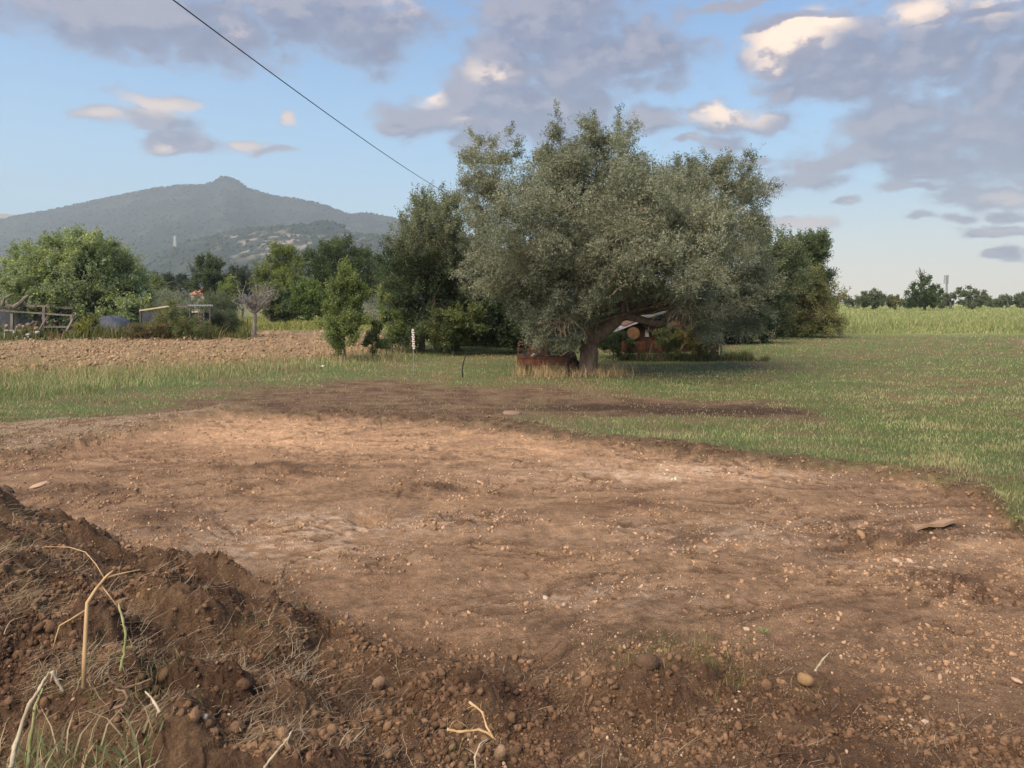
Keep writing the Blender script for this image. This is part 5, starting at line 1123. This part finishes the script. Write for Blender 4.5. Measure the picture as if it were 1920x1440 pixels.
for a_ in (372,377,382): mb.bar(gpt(a_,-.1), Lx(a_,580,-.1), .035)
for i_ in range(4): mb.bar(Lx(371,583+i_*8,-.12), Lx(383,590+i_*8,-.12), .025); mb.bar(Lx(383,583+i_*8,-.14), Lx(371,590+i_*8,-.14), .025)
mb.build('lattice', M_WOOD, tl)
tree('weedy_bush', 'weedy green bush growing in front of the garden shed', 'bush', (330,636), 38.2, [(330,608,34,20),(300,618,30,14),(360,618,22,16),(320,590,20,14,.5)], 2400, 9, .09, .03, .35, ((.075,.10,.04),(.14,.165,.07)), (.24,.2,.1), .2, tr=.03, seed=84, nlimb=4)
tree('weedy_bush', 'reddish green weedy bush left of the garden shed', 'bush', (275,636), 38.2, [(275,622,30,12),(250,626,20,10)], 1000, 9, .08, .03, .3, ((.085,.085,.04),(.15,.14,.07)), (.24,.15,.09), .2, tr=.02, seed=85, nlimb=3)
tree('weedy_bush', 'dark scrubby bush beside the fence stake near the bare tree', 'bush', (425,622), 41, [(420,608,26,14),(438,612,14,9)], 1100, 9, .08, .03, .3, ((.05,.065,.035),(.10,.12,.06)), None, .1, tr=.02, seed=86, nlimb=3)
tree('weedy_bush', 'yellow flecked weed clump beside the pale water jug', 'bush', (170,630), 39, [(170,612,14,18),(158,622,14,10)], 700, 9, .08, .035, .3, ((.10,.115,.03),(.17,.18,.05)), (.3,.27,.08), .2, tr=.02, seed=87, nlimb=3)
for a_, l_ in ((448,'thin dark fence stake nearest the scrubby bush'),(464,'thin dark fence stake just left of the bare tree trunk'),(436,'leftmost thin dark fence stake by the scrubby bush')):
    q = W(a_, 600, 41.); q.z = gz(q.x, 41.); mb = MB(q); mb.bar(q, W(a_, 597, 41.), .04); tag(mb.build('fence_stake', M_WOODD), l_, 'stake', 'thin stakes by the bare tree')
# orange roofed house
YH = 100.; hb = W(350,560,YH); hb.z = -.2; ho = empty('house', hb, 'low house with orange clay roof far behind the garden shed', 'house')
xa, xb = W(332,1,YH).x, W(366,1,YH).x; ze, zr_ = W(1,552,YH).z, W(1,546,YH).z
mb = MB(hb); mb.box(((xa+xb)/2, YH+2.5, (ze-.2)/2), (xb-xa-.3, 5, ze+.2)); mb.build('wall', M_WALL, ho)
mb = MB(hb); mb.add([(xa,YH-.3,ze),(xb,YH-.3,ze),(xb,YH+2.5,zr_+.3),(xa,YH+2.5,zr_+.3),(xa,YH+5.3,ze),(xb,YH+5.3,ze)], [(0,1,2,3),(3,2,5,4),(0,3,4),(1,5,2),(0,4,5,1)]); rf = mb.build('roof', M_ROOFT, ho)
mb = MB(hb); mb.box((W(360,1,YH+1.5).x, YH+1.5, zr_+.2), (.45,.45,.6)); mb.build('chimney', M_ROOFT, rf)

# ------------------------------------------------------------------ foreground things
def tubeobj(name, pts, rad, mat, lbl, cat, n=7, smooth=True, jit=.08):
    rq = random.Random(int(pts[0].x*9973)); P2 = []; R2 = []
    for i_ in range(len(pts)-1):
        for j_ in range(5):
            t = j_/5; w_ = (pts[i_+1]-pts[i_]).length*.014
            P2.append(pts[i_].lerp(pts[i_+1], t)+Vector((rq.gauss(0, w_), rq.gauss(0, w_), rq.gauss(0, w_)))*(j_ > 0)); R2.append((rad[i_]*(1-t)+rad[i_+1]*t)*rq.uniform(.72, 1.1)*(1.25 if j_ == 0 else 1))
    P2.append(pts[-1]); R2.append(rad[-1]*.5)
    mb = MB(pts[0]); mb.tube(P2, R2, n, jit=.2)
    for _ in range(5):
        k_ = rq.randint(1, len(P2)-2); q_ = P2[k_]; e_ = q_+Vector((rq.gauss(0, .02), rq.gauss(0, .015), rq.gauss(0, .02))); mb.tube([q_, q_.lerp(e_, .5)+Vector((0, 0, .004)), e_], [R2[k_]*.4, R2[k_]*.3, R2[k_]*.1], 4)
    return tag(mb.build(name, mat, smooth=smooth), lbl, cat)
M_STALK = mat_noise('tan dry stalk', (.33,.21,.10), (.48,.33,.17), 30, .7, bump=.3, bd=.002, stretch=(1,1,.15))
M_STALKP = mat_noise('pale dry reed', (.30,.25,.16), (.44,.38,.26), 30, .7, bump=.3, bd=.002, stretch=(1,1,.15))
M_STALKG = mat_noise('greenish reed', (.20,.20,.075), (.33,.31,.14), 20, .65)
M_ROOT = mat_noise('brown root bark', (.13,.085,.05), (.22,.15,.095), 30, .9, bump=.6, bd=.003)
def FF_(L_): return [W(a_, b_, Y_) for (a_, b_, Y_) in L_]
# bent stalk: y is metres from the camera
bs_ = empty('bent_stalk', W(157,1290,2.75), 'tall tan bent stalk with side twigs standing in the left soil heap', 'stalk'); ob = bs_.location
mb = MB(ob); mb.tube(FF_([(157,1290,2.75),(158,1240,2.77),(161,1180,2.8),(164,1130,2.82),(180,1105,2.84),(200,1080,2.86),(212,1070,2.87)]), [.0085,.008,.0075,.0075,.0065,.005,.003], 8, jit=.1); mb.build('stem', M_STALK, bs_, True)
for L_, r_ in (([(162,1143,2.82),(135,1160,2.78),(112,1173,2.76),(105,1195,2.75),(100,1215,2.74)], .0035), ([(196,1085,2.86),(180,1058,2.9),(160,1035,2.95),(130,1026,3.0),(85,1025,3.05)], .0025), ([(200,1083,2.86),(225,1076,2.88),(262,1068,2.9)], .003), ([(188,1095,2.85),(215,1130,2.85),(228,1150,2.85)], .0025)):
    mb = MB(ob); mb.tube(FF_(L_), [r_*(1-.5*i_/len(L_)) for i_ in range(len(L_))], 6); mb.build('twig', M_STALK, bs_, True)
def plant(name, L_, r0, mat, lbl, cat='stalk'):
    return tubeobj(name, FF_(L_), [r0*(1-.45*i_/(len(L_)-1)) for i_ in range(len(L_))], mat, lbl, cat)
plant('green_stalk', [(226,1258,2.7),(233,1220,2.72),(236,1190,2.74),(230,1160,2.76),(222,1132,2.78)], .0065, M_STALKG, 'upright green and tan stalk right of the tall bent one')
plant('pale_reed', [(20,1440,2.25),(28,1400,2.3),(55,1320,2.36),(75,1290,2.4),(93,1258,2.42)], .008, M_STALKP, 'pale split reed rising from the bottom left corner')
plant('pale_reed', [(52,1440,2.3),(58,1380,2.33),(66,1325,2.36),(80,1290,2.39)], .007, M_STALKG, 'greenish reed beside the pale split one in the bottom left corner')
plant('pale_reed', [(97,1258,2.42),(108,1278,2.42),(119,1298,2.42)], .007, M_STALKP, 'short pale reed piece slanting down from the top of the split reed')
plant('root_piece', [(300,1336,2.5),(291,1320,2.52),(285,1310,2.54),(272,1296,2.56)], .006, M_STALKP, 'small white forked root left of the grass patch', 'root')
plant('root_piece', [(215,1328,2.5),(232,1322,2.5),(240,1308,2.52),(232,1296,2.54),(215,1292,2.55)], .007, M_ROOT, 'curled brown root below the green stalk', 'root')
plant('root_piece', [(200,1260,2.55),(212,1280,2.55),(235,1290,2.56),(262,1282,2.58),(285,1272,2.6)], .006, M_ROOT, 'thick twisted root crossing the left soil heap', 'root')
plant('stick', [(495,1440,2.45),(520,1408,2.5),(540,1385,2.53),(548,1370,2.56)], .005, M_STALKP, 'thin pale stick slanting up from the bottom edge', 'stick')
plant('root_piece', [(838,1368,2.62),(860,1372,2.62),(898,1368,2.63),(915,1375,2.62),(930,1388,2.6)], .006, M_STALK, 'long tan root lying in the dark hollow', 'root')
plant('root_piece', [(880,1316,2.72),(905,1336,2.68),(912,1362,2.64),(926,1385,2.6)], .005, M_STALK, 'upright tan rootlet branching from the long root', 'root')
plant('root_piece', [(892,1440,2.5),(890,1420,2.52),(900,1395,2.55),(915,1385,2.58)], .004, M_STALKP, 'pale curved root hanging below the long tan root', 'root')
plant('stick', [(1528,1258,2.95),(1540,1240,3.0),(1556,1222,3.04)], .005, M_STALKP, 'small white forked twig right of the big ochre stone', 'stick')
for (a, b_, c_, l_) in (((555,1230),(600,1262),3,'x'),):
    x_, y_, h_, z_, _, _ = scatter(500, (500, 620, 1205, 1275), lambda x, y, px, py, z: ell(px, py, 555, 1240, 42, 22), rng); n = len(x_)
tag(strands('pale_rootlets', x_, y_, h_+.02, rng.uniform(.08,.22,n), rng.uniform(.0008,.002,n), np.tile([.50,.42,.28],(n,1)), M_STRAW, rng, .5), 'bunch of pale rootlets beside the green tuft on the soil', 'roots', kind='stuff')
# long flat leaf blades in the bottom left corner
rg4 = np.random.default_rng(44); xs = []
for i_ in range(520):
    q = W(rg4.uniform(-30,300), rg4.uniform(1300,1470), 2.3+rg4.random()*.5); xs.append(q)
xs = np.array(xs); n = len(xs); zz_ = height(xs[:,0], xs[:,1])
tag(blades('reed_leaves', xs[:,0], xs[:,1], zz_, rg4.uniform(.06,.20,n), rg4.uniform(.004,.011,n), rg4.uniform(.4,.97,n), gcols(n, (.15,.18,.08), (.40,.33,.21), .68, rg4), M_BLADE, rg4), 'long flat green and straw leaves tangled in the left soil heap', 'reed leaves', kind='stuff')
xs = np.array([W(rg4.uniform(-60,190), rg4.uniform(1300,1480), 2.25+rg4.random()*.35) for i_ in range(170)]); n = len(xs); zz_ = height(xs[:,0], xs[:,1])
tag(blades('reed_blades', xs[:,0], xs[:,1], zz_, rg4.uniform(.12,.34,n), rg4.uniform(.005,.010,n), rg4.uniform(.55,.98,n), gcols(n, (.19,.22,.10), (.40,.33,.21), .5, rg4), M_BLADE, rg4), 'longer flat reed blades fallen together in the bottom left corner', 'reed leaves', kind='stuff')
# stones singled out
def stone(px, py, r, col, lbl, sq=(1,.85,.75), name='stone', cat='stone', seed=0, sub_=2, sink=.3, mat=None, zoff=0):
    p = GG(px, py); rg = np.random.default_rng(seed+int(px)); v, f = ico(sub_); q = np.array(sq)*rg.uniform(.85,1.15,3); col = tuple(np.array(col)*(np.array((.74,.66,.57)) if mat is None else 1))
    d = 1+.13*fbm(v[:,0]*1.6+seed, v[:,1]*1.6+v[:,2]*1.3, 3, seed)+.05*fbm(v[:,0]*6, v[:,2]*6+v[:,1]*5, 2, seed+1)
    c = np.round((v+rg.uniform(-.2,.2,3))*1.4)/1.4; v2 = v*d[:,None]*.62+c*.38; v2 = (rotmats(1, rg)[0]*.25+np.eye(3)*.75)@(v2*q*r).T
    o = npmesh(name, v2.T, [f], mat or M_STONE, np.tile(col, (len(v),1)), False); o.location = (p.x, p.y, p.z+r*q[2]*(1-sink*2)+zoff); return tag(o, lbl, cat)
stone(1509,1285,.047,(.33,.24,.14),'largest ochre stone on the soil right of the grass tuft',(1,.85,1.0),seed=1,sink=.2)
stone(1023,1123,.030,(.62,.56,.50),'pale stone at the middle of the gravel patch',seed=2)
stone(1400,1182,.026,(.55,.44,.36),'pale pinkish stone just above the green seedling',seed=3)
stone(1762,1273,.026,(.46,.36,.28),'rounded beige stone at the edge of the dark damp soil',seed=4)
stone(1735,1357,.026,(.56,.49,.42),'pale stone among pebbles in the lower right',seed=5)
stone(1905,1284,.040,(.60,.46,.36),'flat pinkish stone at the right photo edge',(1.2,.8,.45),seed=6)
stone(388,1434,.018,(.66,.62,.58),'small white stone near the bottom of the left soil heap',seed=7)
stone(75,912,.12,(.50,.40,.32),'flat pale stone slab beside the dark clods at the left',(1.4,.9,.3),seed=8)
stone(650,1160,.035,(.24,.16,.11),'large brown clod left of the scraped patch',seed=9,mat=M_CLOD,name='clod',cat='clod')
stone(710,1290,.05,(.21,.14,.09),'rounded soil lump at the left rim of the dark hollow',(1,.8,1),seed=10,mat=M_CLOD,name='clod',cat='clod')
stone(1215,1250,.075,(.11,.07,.045),'dark earth clod in front of the grass tuft',(1.2,.9,.8),seed=11,mat=M_CLOD,name='clod',cat='clod')
stone(940,1425,.06,(.26,.18,.11),'tan earth block cut by the bottom photo edge',(.9,.8,1.3),seed=12,mat=M_CLOD,name='clod',cat='clod')
stone(900,905,.05,(.55,.46,.38),'flat pale stone in the middle of the clearing',(1.3,.8,.4),seed=13)
stone(960,777,.13,(.22,.16,.11),'flat earth lump on the scraped strip',(1.5,.8,.3),seed=14,mat=M_CLOD,name='clod',cat='clod')
stone(1615,1000,.06,(.36,.27,.17),'ochre stone in the hollow left of the plank',(1,.8,.8),seed=15)
stone(1680,1052,.045,(.55,.48,.42),'left one of two pale stones below the hollow',seed=16)
stone(1706,1050,.040,(.58,.50,.44),'right one of two pale stones below the hollow',seed=17)
stone(1745,1070,.050,(.50,.40,.31),'beige stone under the hollow by itself',seed=18)
stone(15,925,.10,(.10,.065,.045),'dark round clod on top of the far left heap',seed=19,mat=M_CLOD,name='clod',cat='clod',zoff=0)
p = GG(1752,991); mb = MB(p); q0, q1 = W(1712,994,p.y), W(1790,987,p.y); q0.z = gz(q0.x,q0.y)+.03; q1.z = gz(q1.x,q1.y)+.06
mb.sheet([[q0.lerp(q1,t_)+Vector((0,y_,.012*math.sin(9*t_+y_*30))) for y_ in (-.035,0,.04)] for t_ in np.linspace(0,1,7)], .025); tag(mb.build('broken_plank', mat_noise('brown weathered plank', (.20,.13,.08), (.30,.21,.14), 12, .9, stretch=(.2,1,1))), 'broken brown plank lying at the rim of the right hollow', 'plank')
# green seedling
p = GG(1432,1190); sdl = empty('seedling', p, 'single green seedling at the edge of the spoil grass', 'seedling')
for a_ in (.4,1.9,3.4,5.0):
    mb = MB(p); d_ = Vector((math.cos(a_), math.sin(a_), 0)); s_ = Vector((-d_.y, d_.x, 0))
    mb.add([p, p+d_*.025+s_*.007+Vector((0,0,.03)), p+d_*.055+Vector((0,0,.035)), p+d_*.025-s_*.007+Vector((0,0,.03)), p+d_*.025+Vector((0,0,.027))], [(0,1,2,3),(0,4,1),(1,4,2),(2,4,3),(3,4,0)])
    mb.build('leaf', mat_noise('fresh seedling green', (.10,.17,.04), (.16,.24,.06), 20, .6), sdl)

# ------------------------------------------------------------------ haze
hm, t = new_mat('pale air'); pv = t.nodes.new('ShaderNodeVolumePrincipled'); pv.inputs['Density'].default_value = .00024; pv.inputs['Color'].default_value = (.80,.93,1,1); pv.inputs['Anisotropy'].default_value = .2
o_ = t.nodes.new('ShaderNodeOutputMaterial'); t.links.new(pv.outputs[0], o_.inputs['Volume'])
mb = MB(); mb.box((0, 0, 275), (8400, 8400, 620)); tag(mb.build('haze', hm), kind='stuff')
